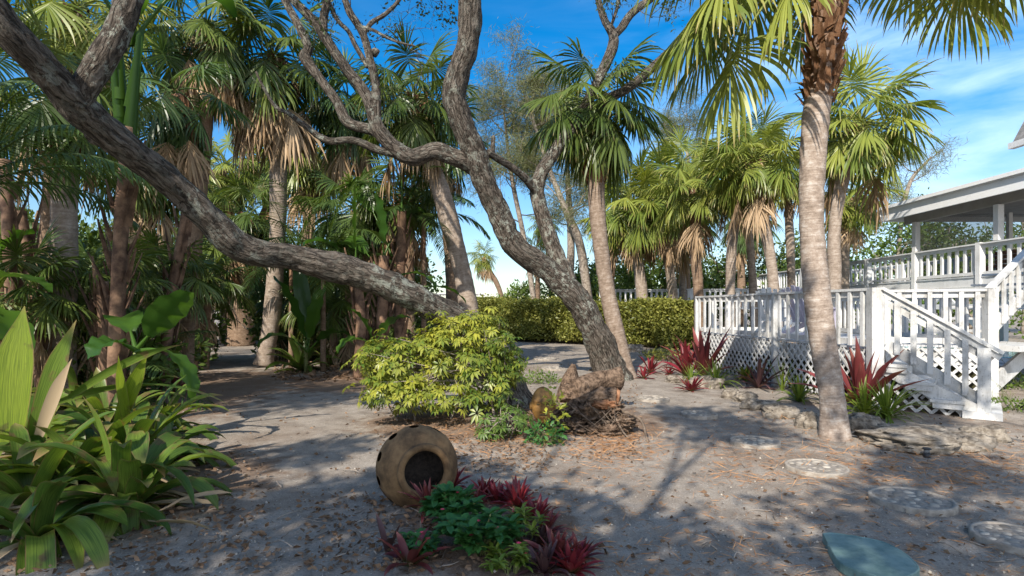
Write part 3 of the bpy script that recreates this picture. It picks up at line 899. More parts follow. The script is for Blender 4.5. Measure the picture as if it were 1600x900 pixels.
def railing(parent, A, B, z0, z1, spacing=0.28, bw=0.062, bt=0.038, mat=None, cap_w=0.14, ends=(0.07, 0.07), bal=True, cap_overhang=0.0, name='baluster', cap=True):
    mat = mat or M['white']
    d = unit(B - A); L = np.linalg.norm(B - A)
    ang = math.atan2(d[1], d[0])
    if cap:
        mb = MB(); beam(mb, v3(A - d * cap_overhang, z1 - 0.02), v3(B + d * cap_overhang, z1 - 0.02), cap_w, 0.04); mb.build('top_rail', mat, parent, smooth=False)
    mb = MB(); beam(mb, v3(A, z1 - 0.09), v3(B, z1 - 0.09), 0.038, 0.09); mb.build('sub_rail', mat, parent, smooth=False)
    mb = MB(); beam(mb, v3(A, z0 + 0.07), v3(B, z0 + 0.07), 0.038, 0.09); mb.build('bottom_rail', mat, parent, smooth=False)
    if bal:
        k = max(1, int(round((L - ends[0] - ends[1]) / spacing)))
        nrm = np.array([-d[1], d[0]]) * 0.042
        for i in range(k):
            p = A + d * (ends[0] + (L - ends[0] - ends[1]) * (i + 0.5) / k) - nrm
            mb = MB(); post(mb, p[0], p[1], z0 + 0.01, z1 - 0.045, bw, ang, bt); mb.build(name, mat, parent, smooth=False)

railing(deck, P1, P2, DZ, RZ); railing(deck, P2, P3, DZ, RZ, cap_overhang=0.03)
railing(deck, PC, P4, DZ, RZ, spacing=0.2); railing(deck, P4, PB, DZ, RZ, spacing=0.22)
railing(deck, P1, PB, DZ, RZ, spacing=0.2)
for p, w in ((P1, 0.12), (P2, 0.12), (P3, 0.17), (P4, 0.15), (PC, 0.1), (PB, 0.11)):
    mb = MB(); post(mb, p[0], p[1], -0.05, RZ - 0.042 if w < 0.15 else RZ + 0.002, w, -0.1); mb.build('post', M['white'], deck, smooth=False)

# ------------------------------------------------------------------ steps
sd = np.array([0.77, -0.64]); sd = sd / np.linalg.norm(sd); wd = np.array([0.64, 0.77]); wd = wd / np.linalg.norm(wd)
S0 = P3 + np.array([0.05, -0.13])
st = thing('steps', 'white wooden steps with sloping handrail leading down from the deck', 'steps', (S0[0] + .6, S0[1], 0))
SW = 1.12
def sp_(t, s=0.0): return S0 + sd * t + wd * s
tz = [0.685, 0.455, 0.228]
for i, (t0, t1, z) in enumerate(((0.0, 0.30, tz[0]), (0.23, 0.60, tz[1]), (0.55, 0.94, tz[2]))):
    mb = MB()
    for (a, b) in ((-0.06, SW / 2 - 0.002), (SW / 2 + 0.002, SW)):
        c = (sp_(t0, (a + b) / 2) + sp_(t1, (a + b) / 2)) / 2
        obox(mb, v3(c, z - 0.022), [np.append(sd, 0), np.append(wd, 0), Z], ((t1 - t0) / 2, (b - a) / 2, 0.022))
    mb.build('tread', M['white'], st, smooth=False)
    mb = MB()
    c = sp_(t1 - 0.05, SW / 2); obox(mb, v3(c, z - 0.135), [np.append(sd, 0), np.append(wd, 0), Z], (0.012, SW / 2 - 0.02, 0.088))
    mb.build('riser', M['white'], st, smooth=False)
    mb = MB()
    c = (sp_(t0 + 0.03, -0.03) + sp_(t1 - 0.02, -0.03)) / 2; obox(mb, v3(c, z - 0.085), [np.append(sd, 0), np.append(wd, 0), Z], ((t1 - t0) / 2 - 0.025, 0.012, 0.04))
    mb.build('tread_bracket', M['white'], st, smooth=False)
mb = MB()
c = sp_(1.12, SW / 2 - 0.05); obox(mb, v3(c, 0.055), [np.append(sd, 0), np.append(wd, 0), Z], (0.21, SW / 2 + 0.02, 0.05))
mb.build('bottom_tread', M['white'], st, smooth=False)
for s in (0.02, SW - 0.02):
    mb = MB(); beam(mb, v3(sp_(0.0, s), 0.62), v3(sp_(1.20, s), 0.02), 0.035, 0.20); mb.build('stringer', M['white'], st, smooth=False)
lattice('lattice_panel', sp_(0.04, 0.05), sp_(0.92, 0.05), 0.01, 0.20, st, M['white'], side=1)
lattice('lattice_panel', sp_(0.04, 0.05), sp_(0.50, 0.05), 0.21, 0.42, st, M['white'], side=1)
# handrail, skirt rail, newel, balusters on the near side
hz0, hz1, ht = RZ - 0.02, 0.90, 1.34
slope = (hz1 - hz0) / ht
for s in (0.06,):
    mb = MB(); beam(mb, v3(sp_(-0.02, s), hz0 + 0.012), v3(sp_(ht, s), hz1), 0.14, 0.042); beam(mb, v3(sp_(0.0, s), hz0 - 0.055), v3(sp_(ht - 0.03, s), hz1 - 0.065), 0.05, 0.075); mb.build('handrail', M['white'], st, smooth=False)
    mb = MB(); beam(mb, v3(sp_(0.02, s + .03), hz0 - 0.20), v3(sp_(ht - 0.12, s + .03), hz0 - 0.20 + slope * (ht - 0.14)), 0.034, 0.09); mb.build('sub_rail', M['white'], st, smooth=False)
    mb = MB(); beam(mb, v3(sp_(0.02, s + .03), hz0 - 0.83), v3(sp_(ht - 0.16, s + .03), hz0 - 0.83 + slope * (ht - 0.18)), 0.034, 0.15); mb.build('skirt_board', M['white'], st, smooth=False)
    mb = MB(); p = sp_(1.14, s - 0.02); post(mb, p[0], p[1], 0.106, hz1 + 0.07, 0.145, math.atan2(sd[1], sd[0]), 0.10); mb.build('newel_post', M['white'], st, smooth=False)
    for k in range(5):
        t = 0.16 + 0.195 * k; p = sp_(t, s - 0.035)
        mb = MB(); post(mb, p[0], p[1], hz0 + slope * t - 0.86, hz0 + slope * t - 0.09, 0.07, math.atan2(sd[1], sd[0]), 0.04); mb.build('baluster', M['white'], st, smooth=False)

# ------------------------------------------------------------------ elevated walkway with porch
UX = 13.0
ud = thing('raised_walkway', 'long raised white walkway with picket railing running behind the palms towards the beach', 'walkway', (UX, 24, 0))
UA, UB = np.array([12.85, 12.2]), np.array([13.35, 36.5])
def up_(y): return UA + (UB - UA) * ((y - UA[1]) / (UB[1] - UA[1]))
mb = MB()
for i in range(60):
    y0 = 12.2 + i * 24.3 / 60; y1 = y0 + 24.3 / 60 - 0.02
    a, b = up_(y0), up_(y1)
    obox(mb, v3((a + b) / 2 + np.array([1.4, 0]), 2.38), np.eye(3), (1.45, (y1 - y0) / 2, 0.02))
mb.build('floor_boards', M['deck'], ud, smooth=False)
mb = MB(); beam(mb, v3(UA, 2.23), v3(UB, 2.23), 0.05, 0.26); beam(mb, v3(UA - [0.06, 0], 2.05), v3(UB - [0.06, 0], 2.05), 0.05, 0.08); mb.build('fascia', M['white2'], ud, smooth=False)
railing(ud, UA, UB, 2.40, 3.30, spacing=0.30, bw=0.085, bt=0.05, mat=M['white2'], cap_w=0.16)
off = np.array([2.85, 0])
railing(ud, UA + off, UB + off, 2.40, 3.30, bal=False, mat=M['white2'])
mb = MB()
for i in range(40):
    p = up_(12.6 + i * 0.6) + off; post(mb, p[0], p[1], 2.4, 3.25, 0.1, 1.5, 0.05)
kind(mb.build('far_balusters', M['white2'], ud, smooth=False), 'stuff')
for y in (13.2, 15.7, 18.3, 20.8, 23.2, 25.7, 28.2, 30.6, 33.1, 35.5):
    for o in (0, 2.85):
        p = up_(y)
        mb = MB(); post(mb, p[0] + o, p[1], -0.05, 3.32 if o == 0 else 3.28, 0.16); mb.build('support_post', M['white2'], ud, smooth=False)
for (y0, y1) in ((13.2, 15.7), (15.7, 18.3), (18.3, 20.8), (20.8, 23.2)):
    a, b = up_(y0), up_(y1)
    for z in (0.55, 1.55):
        mb = MB(); beam(mb, v3(a, z), v3(b, z), 0.05, 0.15); mb.build('cross_beam', M['white2'], ud, smooth=False)
for (y0, y1, z0, z1) in ((15.7, 17.2, 0.9, 2.05), (18.3, 17.0, 1.0, 2.05), (18.3, 19.8, 1.0, 2.05), (13.2, 14.6, 1.0, 2.05)):
    mb = MB(); beam(mb, v3(up_(y0), z0), v3(up_(y1), z1), 0.05, 0.13); mb.build('brace', M['white2'], ud, smooth=False)

# porch roof standing over the walkway
pr = thing('screened_porch', 'white flat roofed screened porch standing over the raised walkway', 'porch', (14.5, 15.5, 2.4))
mb = MB()
obox(mb, (16.4, 14.6, 4.80), np.eye(3), (4.0, 4.55, 0.05)); mb.build('roof', M['white2'], pr, smooth=False)
mb = MB()
obox(mb, (12.46, 14.6, 4.66), np.eye(3), (0.03, 4.58, 0.24)); obox(mb, (16.4, 19.18, 4.66), np.eye(3), (4.0, 0.03, 0.24)); mb.build('fascia', M['white3'], pr, smooth=False)
mb = MB(); obox(mb, (12.38, 14.6, 4.84), np.eye(3), (0.05, 4.62, 0.05)); mb.build('gutter', M['white3'], pr, smooth=False)
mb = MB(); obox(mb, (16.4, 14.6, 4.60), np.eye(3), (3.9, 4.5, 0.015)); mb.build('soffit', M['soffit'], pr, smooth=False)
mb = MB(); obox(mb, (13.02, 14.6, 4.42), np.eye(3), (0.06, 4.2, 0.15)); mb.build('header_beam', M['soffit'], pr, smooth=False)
for (x, y) in ((13.0, 18.3), (13.0, 15.2), (16.0, 18.3), (19.5, 18.3)):
    mb = MB(); post(mb, x, y, 3.33 if x < 13.5 else 2.4, 4.28 if x < 13.5 else 4.58, 0.16 if x < 13.5 else 0.12); mb.build('porch_post', M['white2'], pr, smooth=False)
mb = MB(); obox(mb, (16.4, 18.32, 3.5), np.eye(3), (3.3, 0.004, 1.05)); mb.build('insect_screen', M['screen'], pr, smooth=False)
mb = MB(); obox(mb, (13.06, 16.75, 3.8), np.eye(3), (0.004, 1.45, 0.48)); mb.build('insect_screen', M['screen'], pr, smooth=False)
# long bench on the porch
bn = thing('bench', 'reddish brown wooden bench behind the railing of the porch', 'bench', (15.2, 16.6, 2.4))
mb = MB(); obox(mb, (15.2, 16.6, 2.82), np.eye(3), (0.22, 1.6, 0.03)); mb.build('seat', M['redwood'], bn, smooth=False)
mb = MB()
for k in range(3): obox(mb, (15.46, 16.6, 2.98 + 0.14 * k), np.eye(3), (0.02, 1.6, 0.055))
mb.build('backrest', M['redwood'], bn, smooth=False)
for y in (15.1, 16.6, 18.0):
    for x in (15.03, 15.38):
        mb = MB(); post(mb, x, y, 2.4, 2.79, 0.07); mb.build('leg', M['redwood'], bn, smooth=False)

# upper stairs seen at the right edge
us = thing('upper_stairs', 'white stair flight with picket handrail climbing right behind the deck corner', 'stairs', (8.6, 9.6, 0))
ua, ub = np.array([8.55, 10.2]), np.array([10.7, 11.2])
def stp(t): return ua + (ub - ua) * t
zs0, zs1 = 0.95, 2.30
mb = MB(); beam(mb, v3(ua, zs0 + 0.90), v3(ub, zs1 + 0.90), 0.13, 0.045); mb.build('handrail', M['white'], us, smooth=False)
mb = MB(); beam(mb, v3(ua, zs0 + 0.74), v3(ub, zs1 + 0.74), 0.04, 0.10); mb.build('sub_rail', M['white'], us, smooth=False)
mb = MB(); beam(mb, v3(ua, zs0 + 0.13), v3(ub, zs1 + 0.13), 0.05, 0.22); mb.build('stringer', M['white'], us, smooth=False)
for k in range(9):
    p = stp((k + 0.6) / 9.4); z = zs0 + (zs1 - zs0) * (k + 0.6) / 9.4
    mb = MB(); post(mb, p[0], p[1] - 0.06, z + 0.05, z + 0.86, 0.07, 0.4, 0.04); mb.build('baluster', M['white'], us, smooth=False)
for k in range(6):
    t = (k + 0.5) / 6; p = stp(t) + np.array([-0.2, 0.55])
    mb = MB(); obox(mb, v3(p, zs0 + (zs1 - zs0) * t + 0.02), [(0.907, 0.42, 0), (-0.42, 0.907, 0), (0, 0, 1)], (0.2, 0.5, 0.02)); mb.build('tread', M['white'], us, smooth=False)
mb = MB(); obox(mb, (9.2, 10.55, 0.80), [(0.907, 0.42, 0), (-0.42, 0.907, 0), (0, 0, 1)], (0.75, 0.5, 0.05)); mb.build('landing', M['white'], us, smooth=False)
mb = MB(); beam(mb, (8.6, 10.15, 0.15), (10.4, 10.95, 1.05), 0.05, 0.3); mb.build('lower_stringer', M['white'], us, smooth=False)
for (x, y) in ((8.6, 10.25), (10.0, 10.85), (8.4, 11.1)):
    mb = MB(); post(mb, x, y, -0.05, 0.76, 0.12, 0.4); mb.build('post', M['white'], us, smooth=False)

# pool terrace at the right edge
mb = MB(); obox(mb, (14.5, 13.2, 0.14), np.eye(3), (3.5, 0.9, 0.14)); obox(mb, (10.9, 12.8, 0.13), np.eye(3), (0.3, 1.8, 0.13)); 
kind(mb.build('terrace', M['paver'], None, smooth=False), 'structure')
mb = MB(); obox(mb, (15.2, 17.0, 0.25), np.eye(3), (4.0, 2.5, 0.02)); kind(mb.build('water', M['water'], None, smooth=False), 'structure')

# low boardwalk rail behind the hedge
bw = thing('boardwalk_railing', 'distant low white picket railing showing above the clipped hedge', 'railing', (6.6, 27, 0))
A, B = np.array([4.3, 27.5]), np.array([12.6, 26.2])
railing(bw, A, B, 1.45, 2.42, spacing=0.24, bw=0.10, bt=0.05, mat=M['white2'], cap_w=0.18)
for k in range(5):
    p = A + (B - A) * k / 4; mb = MB(); post(mb, p[0], p[1], -0.05, 2.44, 0.16); mb.build('post', M['white2'], bw, smooth=False)

# beach rail far left of the hedge
fr = thing('beach_railing', 'tiny white railing far beyond the left end of the hedge', 'railing', (-5.0, 36, 0))
A, B = np.array([-7.5, 36.0]), np.array([-1.8, 36.5])
railing(fr, A, B, 1.55, 2.45, spacing=0.5, bw=0.10, bt=0.05, mat=M['white2'], cap_w=0.2)
for k in range(4):
    p = A + (B - A) * k / 3; mb = MB(); post(mb, p[0], p[1], -0.05, 2.46, 0.16); mb.build('post', M['white2'], fr, smooth=False)

# house eave at the upper right
he = thing('house_eave', 'grey shingled corner of the house roof with white gutter at the top right', 'roof', (9.4, 9.6, 4.6))
ex = np.array([P(1584, 226, 9.6), P(1640, 120, 9.6)])
dv = unit(ex[1] - ex[0]); nv = np.array([-dv[2], 0, dv[0]])
mb = MB(); obox(mb, ex[0] + dv * 1.6 - np.array([0, 1.5, 0]), [dv, (0, 1, 0), nv], (1.6, 1.5, 0.035)); mb.build('shingles', M['shingle'], he, smooth=False)
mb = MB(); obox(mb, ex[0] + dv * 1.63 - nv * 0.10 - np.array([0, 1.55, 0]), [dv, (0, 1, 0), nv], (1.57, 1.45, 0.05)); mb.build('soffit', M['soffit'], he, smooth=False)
mb = MB(); beam(mb, ex[0] + np.array([-0.05, 0.0, -0.03]), ex[0] + np.array([-0.05, -3.0, -0.03]), 0.10, 0.10); mb.build('gutter', M['white2'], he, smooth=False)

# chairs on the lower deck
def chair(label, c, rz, mat, name='garden_chair'):
    t = thing(name, label, 'chair', (0, 0, 0), 'garden chairs on the lower deck')
    mb = MB(); 
    for k in range(4): obox(mb, (0, -0.18 + 0.13 * k, 0.38 - 0.02 * k), np.eye(3), (0.26, 0.055, 0.012))
    mb.build('seat', mat, t, smooth=False)
    mb = MB()
    for k in range(5):
        x = -0.2 + 0.1 * k; beam(mb, (x, 0.25, 0.33), (x * 1.25, 0.52, 0.98 + 0.07 * (1 - abs(k - 2) / 2)), 0.085, 0.018, up=(0, 0.9, -0.4))
    mb.build('backrest', mat, t, smooth=False)
    for s in (-1, 1):
        mb = MB(); beam(mb, (s * 0.31, -0.28, 0.60), (s * 0.31, 0.42, 0.60), 0.11, 0.022); mb.build('armrest', mat, t, smooth=False)
        mb = MB(); beam(mb, (s * 0.29, -0.24, 0.0), (s * 0.29, -0.24, 0.588), 0.09, 0.028, up=(0, 1, 0)); mb.build('leg', mat, t, smooth=False)
        mb = MB(); beam(mb, (s * 0.262, -0.26, 0.33), (s * 0.262, 0.62, 0.03), 0.024, 0.10); mb.build('leg', mat, t, smooth=False)
    t.location = c; t.rotation_euler = (0, 0, rz)
    return t
chair('white slatted garden chair on the deck behind the picket railing', (6.05, 13.0, DZ), 2.4, M['white2'])
chair('lilac slatted garden chair on the deck half hidden by the near palm trunk', (6.10, 11.55, DZ), 1.9, M['lilac'])

# ================================================================== OAKS
rg = np.random.default_rng(11)
def oak_twigs(mb, ends, rg, length, r, depth, leafpts, up=0.15):
    for (p, d) in ends: twigs(mb, p, d, length * rg.uniform(0.7, 1.2), r, rg, depth, up, leafpts)

# leaning oak, left
ok1 = thing('oak_tree', 'leaning oak, lichen covered trunk sweeping low from the yellow shrub to upper left', 'tree', (*P(800, 640, 8.2)[:2], 0))
mb = MB()
limb(mb, [(815, 668, 8.25, 76), (765, 558, 8.2, 56), (715, 503, 8.0, 45), (683, 484, 7.85, 43), (633, 458, 7.55, 43), (600, 442, 7.4, 42), (560, 428, 7.28, 45), (533, 420, 7.2, 48), (500, 413, 7.05, 43), (450, 401, 6.85, 37), (400, 395, 6.6, 41), (368, 381, 6.45, 44), (330, 345, 6.25, 44),
          (270, 288, 5.95, 44), (200, 233, 5.6, 45), (140, 184, 5.3, 50), (90, 130, 5.0, 47), (30, 66, 4.7, 48), (-40, -14, 4.45, 50), (-120, -104, 4.2, 48)], 190, 34, 0.13, 1.3, 0.55)
mb.build('trunk', M['oak'], ok1)
mb = MB()
limb(mb, [(118, 168, 5.15, 40), (138, 126, 5.17, 40), (165, 85, 5.2, 38), (187, 45, 5.25, 38), (201, -5, 5.3, 40), (214, -80, 5.4, 38)], 50, 26, 0.13, 2.7, 0.5)
mb.build('limb', M['oak'], ok1)
mb = MB()
limb(mb, [(205, 235, 5.55, 26), (155, 212, 5.5, 30), (136, 203, 5.42, 20)], 16, 16, 0.25, 4.7, 0.3)
mb.build('burl', M['oak'], ok1)

lp1 = []
for (e, r_) in (((-8.3, 1.3, 8.0), 1.2), ((-9.4, 3.2, 8.8), 1.3), ((-7.4, 0.6, 7.4), 1.0), ((-8.2, 4.2, 8.6), 1.1)):
    a_ = P(214, -80, 5.4) if e[1] > 2 else P(-120, -104, 4.2); e = np.array(e)
    mb = MB(); q_ = smooth_path([a_, (a_ * 2 + e) / 3 + np.array([0, 0, .9]), (a_ + 2 * e) / 3 + np.array([0, 0, .5]), e], 24); tube(mb, q_, np.linspace(.11, .04, 24), 10, rough=.12)
    for i in range(6): twigs(mb, e, rg.normal(0, 1, 3), 1.0, .02, rg, 1, .1)
    mb.build('limb', M['oak'], ok1)
    mb = MB(); leafcloud(mb, e, (r_, r_ * .9, r_ * .5), 1300, .15, rg, .2, .5, .4, inner=.1); mb.build('leaves', M['oakleaf'], ok1)

# forked oak, centre
ok2 = thing('oak_tree', 'tall crooked oak with forking bare limbs rising in front of the hedge', 'tree', (*P(955, 595, 12.0)[:2], 0))
mb = MB()
limb(mb, [(962, 606, 12.1, 66), (948, 565, 12.05, 50), (932, 525, 11.9, 44), (905, 472, 11.7, 40), (860, 425, 11.5, 37), (805, 385, 11.2, 37), (778, 330, 11, 35), (757, 285, 10.8, 35), (740, 237, 10.6, 38),
          (721, 190, 10.4, 36), (710, 152, 10.3, 38), (718, 110, 10.2, 36), (731, 70, 10.1, 34), (735, 20, 10, 36), (731, -40, 9.9, 34), (722, -130, 9.8, 30)], 170, 30, 0.13, 5.1, 0.5)
mb.build('trunk', M['oak'], ok2)
twp = []
def add_limb(rows, k=12, tw=0, tl=0.9, tr=0.012, seed=0.0, depth=2, name='limb', leafy=True):
    rows = [(a, b, c, w * 0.84) for a, b, c, w in rows]; mb = MB(); q = limb(mb, rows, None, k, 0.10, seed, 0.3)
    for i in range(tw):
        j = int(len(q) * (0.45 + 0.55 * (i + 0.5) / tw)) - 1
        d = unit(unit(q[j, :3] - q[max(0, j - 2), :3]) * 0.8 + rg.normal(0, 0.6, 3))
        twigs(mb, q[j, :3], d, tl * rg.uniform(0.6, 1.2), tr, rg, depth, 0.1, twp if leafy else None)
    mb.build(name, M['oak'], ok2)
add_limb([(756, 275, 10.75, 34), (735, 255, 10.7, 36), (708, 245, 10.6, 34), (680, 236, 10.5, 32), (645, 246, 10.4, 32), (618, 232, 10.3, 30), (598, 212, 10.2, 28), (588, 195, 10.15, 26), (573, 150, 10.1, 22),
          (543, 110, 10.0, 20), (513, 67, 9.9, 18), (490, 33, 9.8, 17), (455, -5, 9.7, 15), (420, -60, 9.6, 12)], 14, 3, 0.8, 0.012, 6.1)
add_limb([(612, 226, 10.25, 22), (585, 205, 10.25, 20), (545, 192, 10.3, 20), (527, 160, 10.3, 18), (500, 123, 10.3, 17), (478, 92, 10.3, 22), (481, 72, 10.3, 16), (463, 33, 10.3, 15), (442, -5, 10.3, 13), (420, -60, 10.3, 10)], 12, 2, 0.8, 0.012, 7.7)
add_limb([(590, 200, 10.15, 18), (588, 165, 10.1, 18), (587, 133, 10.1, 17), (580, 100, 10.0, 15), (567, 53, 10.0, 14), (547, 20, 9.9, 13), (536, -10, 9.9, 12), (520, -60, 9.8, 9)], 12, 3, 0.9, 0.011, 8.2)
add_limb([(567, 56, 10.0, 9), (580, 36, 10.0, 9), (602, 22, 10, 8), (625, -2, 10, 7), (650, -50, 10, 5)], 8, 3, 0.7, 0.008, 9.0)
add_limb([(567, 42, 9.98, 6), (585, 48, 9.95, 6), (607, 60, 9.9, 5), (630, 68, 9.9, 4.5), (648, 72, 9.9, 3.5)], 6, 5, 0.75, 0.006, 9.6, 2, leafy=False)
add_limb([(505, 50, 9.87, 16), (506, 25, 9.9, 16), (513, -5, 9.9, 15), (520, -60, 9.9, 12)], 10, 1, 0.8, 0.01, 9.9)
add_limb([(575, 105, 10.0, 9), (556, 72, 10.0, 9), (545, 50, 10, 8), (528, 32, 10, 8), (515, 5, 10, 7), (505, -40, 10, 6)], 8, 2, 0.6, 0.008, 10.2)
add_limb([(590, 85, 10.0, 15), (586, 82, 9.97, 17), (583, 84, 9.95, 12)], 10, 0, seed=10.4, name='burl')
add_limb([(640, 247, 10.4, 14), (612, 240, 10.3, 14), (587, 233, 10.2, 15), (550, 219, 10.1, 13), (512, 220, 10.0, 13), (477, 197, 9.9, 10), (452, 178, 9.8, 8), (430, 166, 9.8, 7), (410, 133, 9.7, 5), (400, 112, 9.7, 4)], 10, 2, 0.5, 0.007, 11.0, 1, leafy=False)
add_limb([(890, 440, 11.6, 30), (868, 395, 11.65, 30), (850, 345, 11.7, 29), (840, 305, 11.7, 27), (844, 275, 11.7, 26), (868, 235, 11.7, 24), (898, 195, 11.7, 21), (940, 160, 11.7, 18), (985, 135, 11.7, 17), (1033, 93, 11.7, 16), (1067, 60, 11.6, 14), (1100, 28, 11.6, 13), (1122, -5, 11.6, 11), (1150, -60, 11.6, 9)], 14, 3, 0.7, 0.01, 12.0)
add_limb([(900, 194, 11.7, 18), (930, 135, 11.75, 18), (955, 80, 11.8, 20), (958, 55, 11.8, 18), (945, 32, 11.8, 14), (936, 5, 11.8, 12), (925, -50, 11.8, 10)], 12, 2, 0.7, 0.01, 13.0)
add_limb([(958, 58, 11.8, 14), (972, 42, 11.8, 15), (988, 20, 11.8, 14), (1015, 0, 11.8, 13), (1050, -25, 11.8, 10)], 10, 2, 0.7, 0.01, 14.0)
add_limb([(955, 40, 11.85, 6), (962, 20, 11.85, 6), (968, -4, 11.85, 5)], 8, 1, 0.5, 0.006, 14.4)
add_limb([(762, 238, 10.65, 16), (775, 246, 10.8, 14), (800, 262, 11.1, 14), (822, 280, 11.4, 15), (838, 300, 11.65, 16)], 10, 0, seed=15.0)
add_limb([(771, 242, 10.75, 8), (770, 228, 10.75, 8), (771, 212, 10.75, 7)], 8, 0, seed=15.5, name='branch_stub')
mb = MB()
if twp:
    tp = np.array(twp); tp = tp[rg.uniform(0, 1, len(tp)) < 0.5]; tp = np.repeat(tp, 4, 0) + rg.normal(0, 0.09, (len(tp) * 4, 3))
    leaves(mb, tp, 0.075, rg, Z * 0.2, 1.0, 0.42)
    mb.build('leaves', M['oakleaf'], ok2)

# ================================================================== PALMS
# near right palm, crown mostly above the picture
def hang(az, el): return el > 0.8 or math.sin(az) > 0.1
# long stalked fronds that hang into the picture: azimuth, elevation, stalk, blade, stalk bend, droop
NEAR = [(178, -8, 1.5, 1.05, 0.28, 0.75), (190, 14, 1.75, 1.05, 0.24, 0.7), (200, 22, 1.5, 0.95, 0.24, 0.7), (160, 24, 1.6, 0.95, 0.24, 0.7), (222, 2, 1.25, 0.9, 0.22, 0.8), (140, 12, 1.5, 0.95, 0.2, 0.7), (185, 38, 1.5, 0.95, 0.22, 0.7),
        (-4, 34, 1.7, 0.98, 0.20, 0.8), (14, 26, 1.75, 0.98, 0.17, 0.8), (-24, 30, 1.7, 0.95, 0.16, 0.8), (28, 44, 1.6, 0.95, 0.2, 0.7), (-45, 48, 1.5, 0.9, 0.18, 0.7)]
palm('stout palm with pale ringed trunk before the white deck, crown cropped at the top', [(1305, 690, 6.62), (1300, 620, 6.65), (1284, 520, 6.7), (1271, 400, 6.75), (1268, 300, 6.75), (1275, 180, 6.75), (1288, 80, 6.72), (1298, -60, 6.7)],
     43, 230, 22, 0, 'palm_m', 'fan_sun', True, 1.55, 21, flare=1.3, sides=28, hi=80, lo=20, nseg=64, droop=0.6, hang_only=hang, extra=NEAR)
palm('slender palm growing from the same foot as the crooked oak, ragged drooping crown', [(985, 604, 12.15), (968, 540, 12.2), (948, 450, 12.3), (934, 340, 12.3), (931, 250, 12.3), (931, 165, 12.3)],
     25, 135, 34, 0, 'palm_c', 'fan', True, 1.6, 22, flare=1.5, sides=18, hi=75, lo=-42, nseg=46, droop=0.95, skirt=-60)
palm('tall palm at the bend of the path with a wide skirt of dead brown fronds', [(412, 570, 14.6), (424, 500, 14.6), (433, 380, 14.6), (435, 280, 14.6), (434, 190, 14.6), (428, 95, 14.6)],
     27, 140, 26, 18, 'palm', 'fan', True, 0.8, 23, flare=1.35, sides=18, hi=75, lo=-8, skirt=-62, nseg=40)
palm('palm with shaggy brown dead skirt left of the tall palm by the path', [(296, None, 13.5), (305, 400, 13.5), (318, 250, 13.5), (325, 130, 13.5), (322, 50, 13.5)],
     22, 130, 24, 18, 'palm_b', 'fan', False, 0.7, 24, sides=14, lo=-8, skirt=-60)
palm('leaning palm with ringed trunk crossing behind the crooked oak', [(748, None, 13.2), (727, 450, 13.2), (706, 360, 13.2), (686, 290, 13.2), (664, 230, 13.2), (648, 160, 13.2)],
     29, 115, 34, 6, 'palm', 'fan', True, 0.9, 25, sides=18)
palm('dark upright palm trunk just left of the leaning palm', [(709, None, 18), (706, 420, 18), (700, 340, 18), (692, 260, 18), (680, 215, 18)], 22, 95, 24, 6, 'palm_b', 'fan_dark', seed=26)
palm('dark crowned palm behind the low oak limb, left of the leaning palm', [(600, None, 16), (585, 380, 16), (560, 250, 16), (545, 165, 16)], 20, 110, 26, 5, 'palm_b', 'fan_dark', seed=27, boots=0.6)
palm('bright low palm seen between the tall palm and the oak limbs', [(478, None, 20), (480, 400, 20), (485, 300, 20), (488, 240, 20)], 20, 95, 32, 6, 'palm_b', 'fan_sun', seed=28)
palm('near left palm with grey stubby trunk and fibrous brown neck behind the leaning oak', [(97, None, 8.1), (99, 420, 8.1), (101, 300, 8.1), (103, 220, 8.1), (100, 150, 8.1)],
     46, 150, 20, 2, 'palm', 'fan', True, 0.75, 29, flare=1.15, sides=22, nseg=44)
palm('dark drooping palm close behind the middle of the leaning oak trunk', [(290, None, 10.5), (298, 400, 10.5), (308, 300, 10.5), (296, 215, 10.5), (276, 150, 10.5)], 22, 120, 20, 4, 'palm_b', 'fan_dark', True, 0.8, 30, nseg=44, droop=1.3, lo=-55)
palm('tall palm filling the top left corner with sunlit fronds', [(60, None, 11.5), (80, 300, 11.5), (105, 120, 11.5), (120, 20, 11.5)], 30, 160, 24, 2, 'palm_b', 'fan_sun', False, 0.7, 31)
palm('palm at the left edge, fronds reaching in behind the brown stalks', [(-60, None, 10), (-45, 300, 10), (-40, 160, 10)], 30, 140, 18, 2, 'palm_b', 'fan_dark', False, 0.7, 32)
palm('palm above the path with crown touching the tall palm trunk', [(352, None, 24), (352, 420, 24), (350, 330, 24), (348, 265, 24)], 17, 75, 30, 6, 'palm', 'fan_sun', seed=33)
palm('squat palm with a broad criss-cross booted trunk at the far end of the path', [(375, None, 23), (377, 460, 23), (380, 400, 23), (384, 345, 23)], 50, 90, 32, 8, 'palm_b', 'fan', False, 2.6, seed=34, flare=1.0)
palm('short palm with pale trunk at the far end of the path', [(328, None, 22), (325, 470, 22), (318, 420, 22), (312, 380, 22)], 17, 80, 30, 6, 'palm', 'fan', seed=35)
palm('small palm crowned behind the tall palm by the path', [(440, None, 26), (418, 330, 26), (412, 250, 26)], 14, 60, 28, 5, 'palm_b', 'fan_sun', seed=36)
palm('palm with brown trunk behind the strelitzia stalks at left', [(222, None, 13), (222, 430, 13), (226, 340, 13), (230, 270, 13)], 26, 110, 28, 6, 'palm_b', 'fan', False, 1.2, seed=37)
palm('thin palm trunk in the clump left of the leaning palm', [(640, None, 15), (638, 450, 15), (634, 370, 15), (632, 310, 15)], 20, 95, 28, 7, 'palm_b', 'fan', False, 0.8, seed=38)
palm('brown trunked palm in the thicket under the low oak limb', [(545, None, 15), (548, 460, 15), (552, 390, 15), (556, 330, 15)], 18, 95, 28, 6, 'palm_b', 'fan_dark', seed=39)
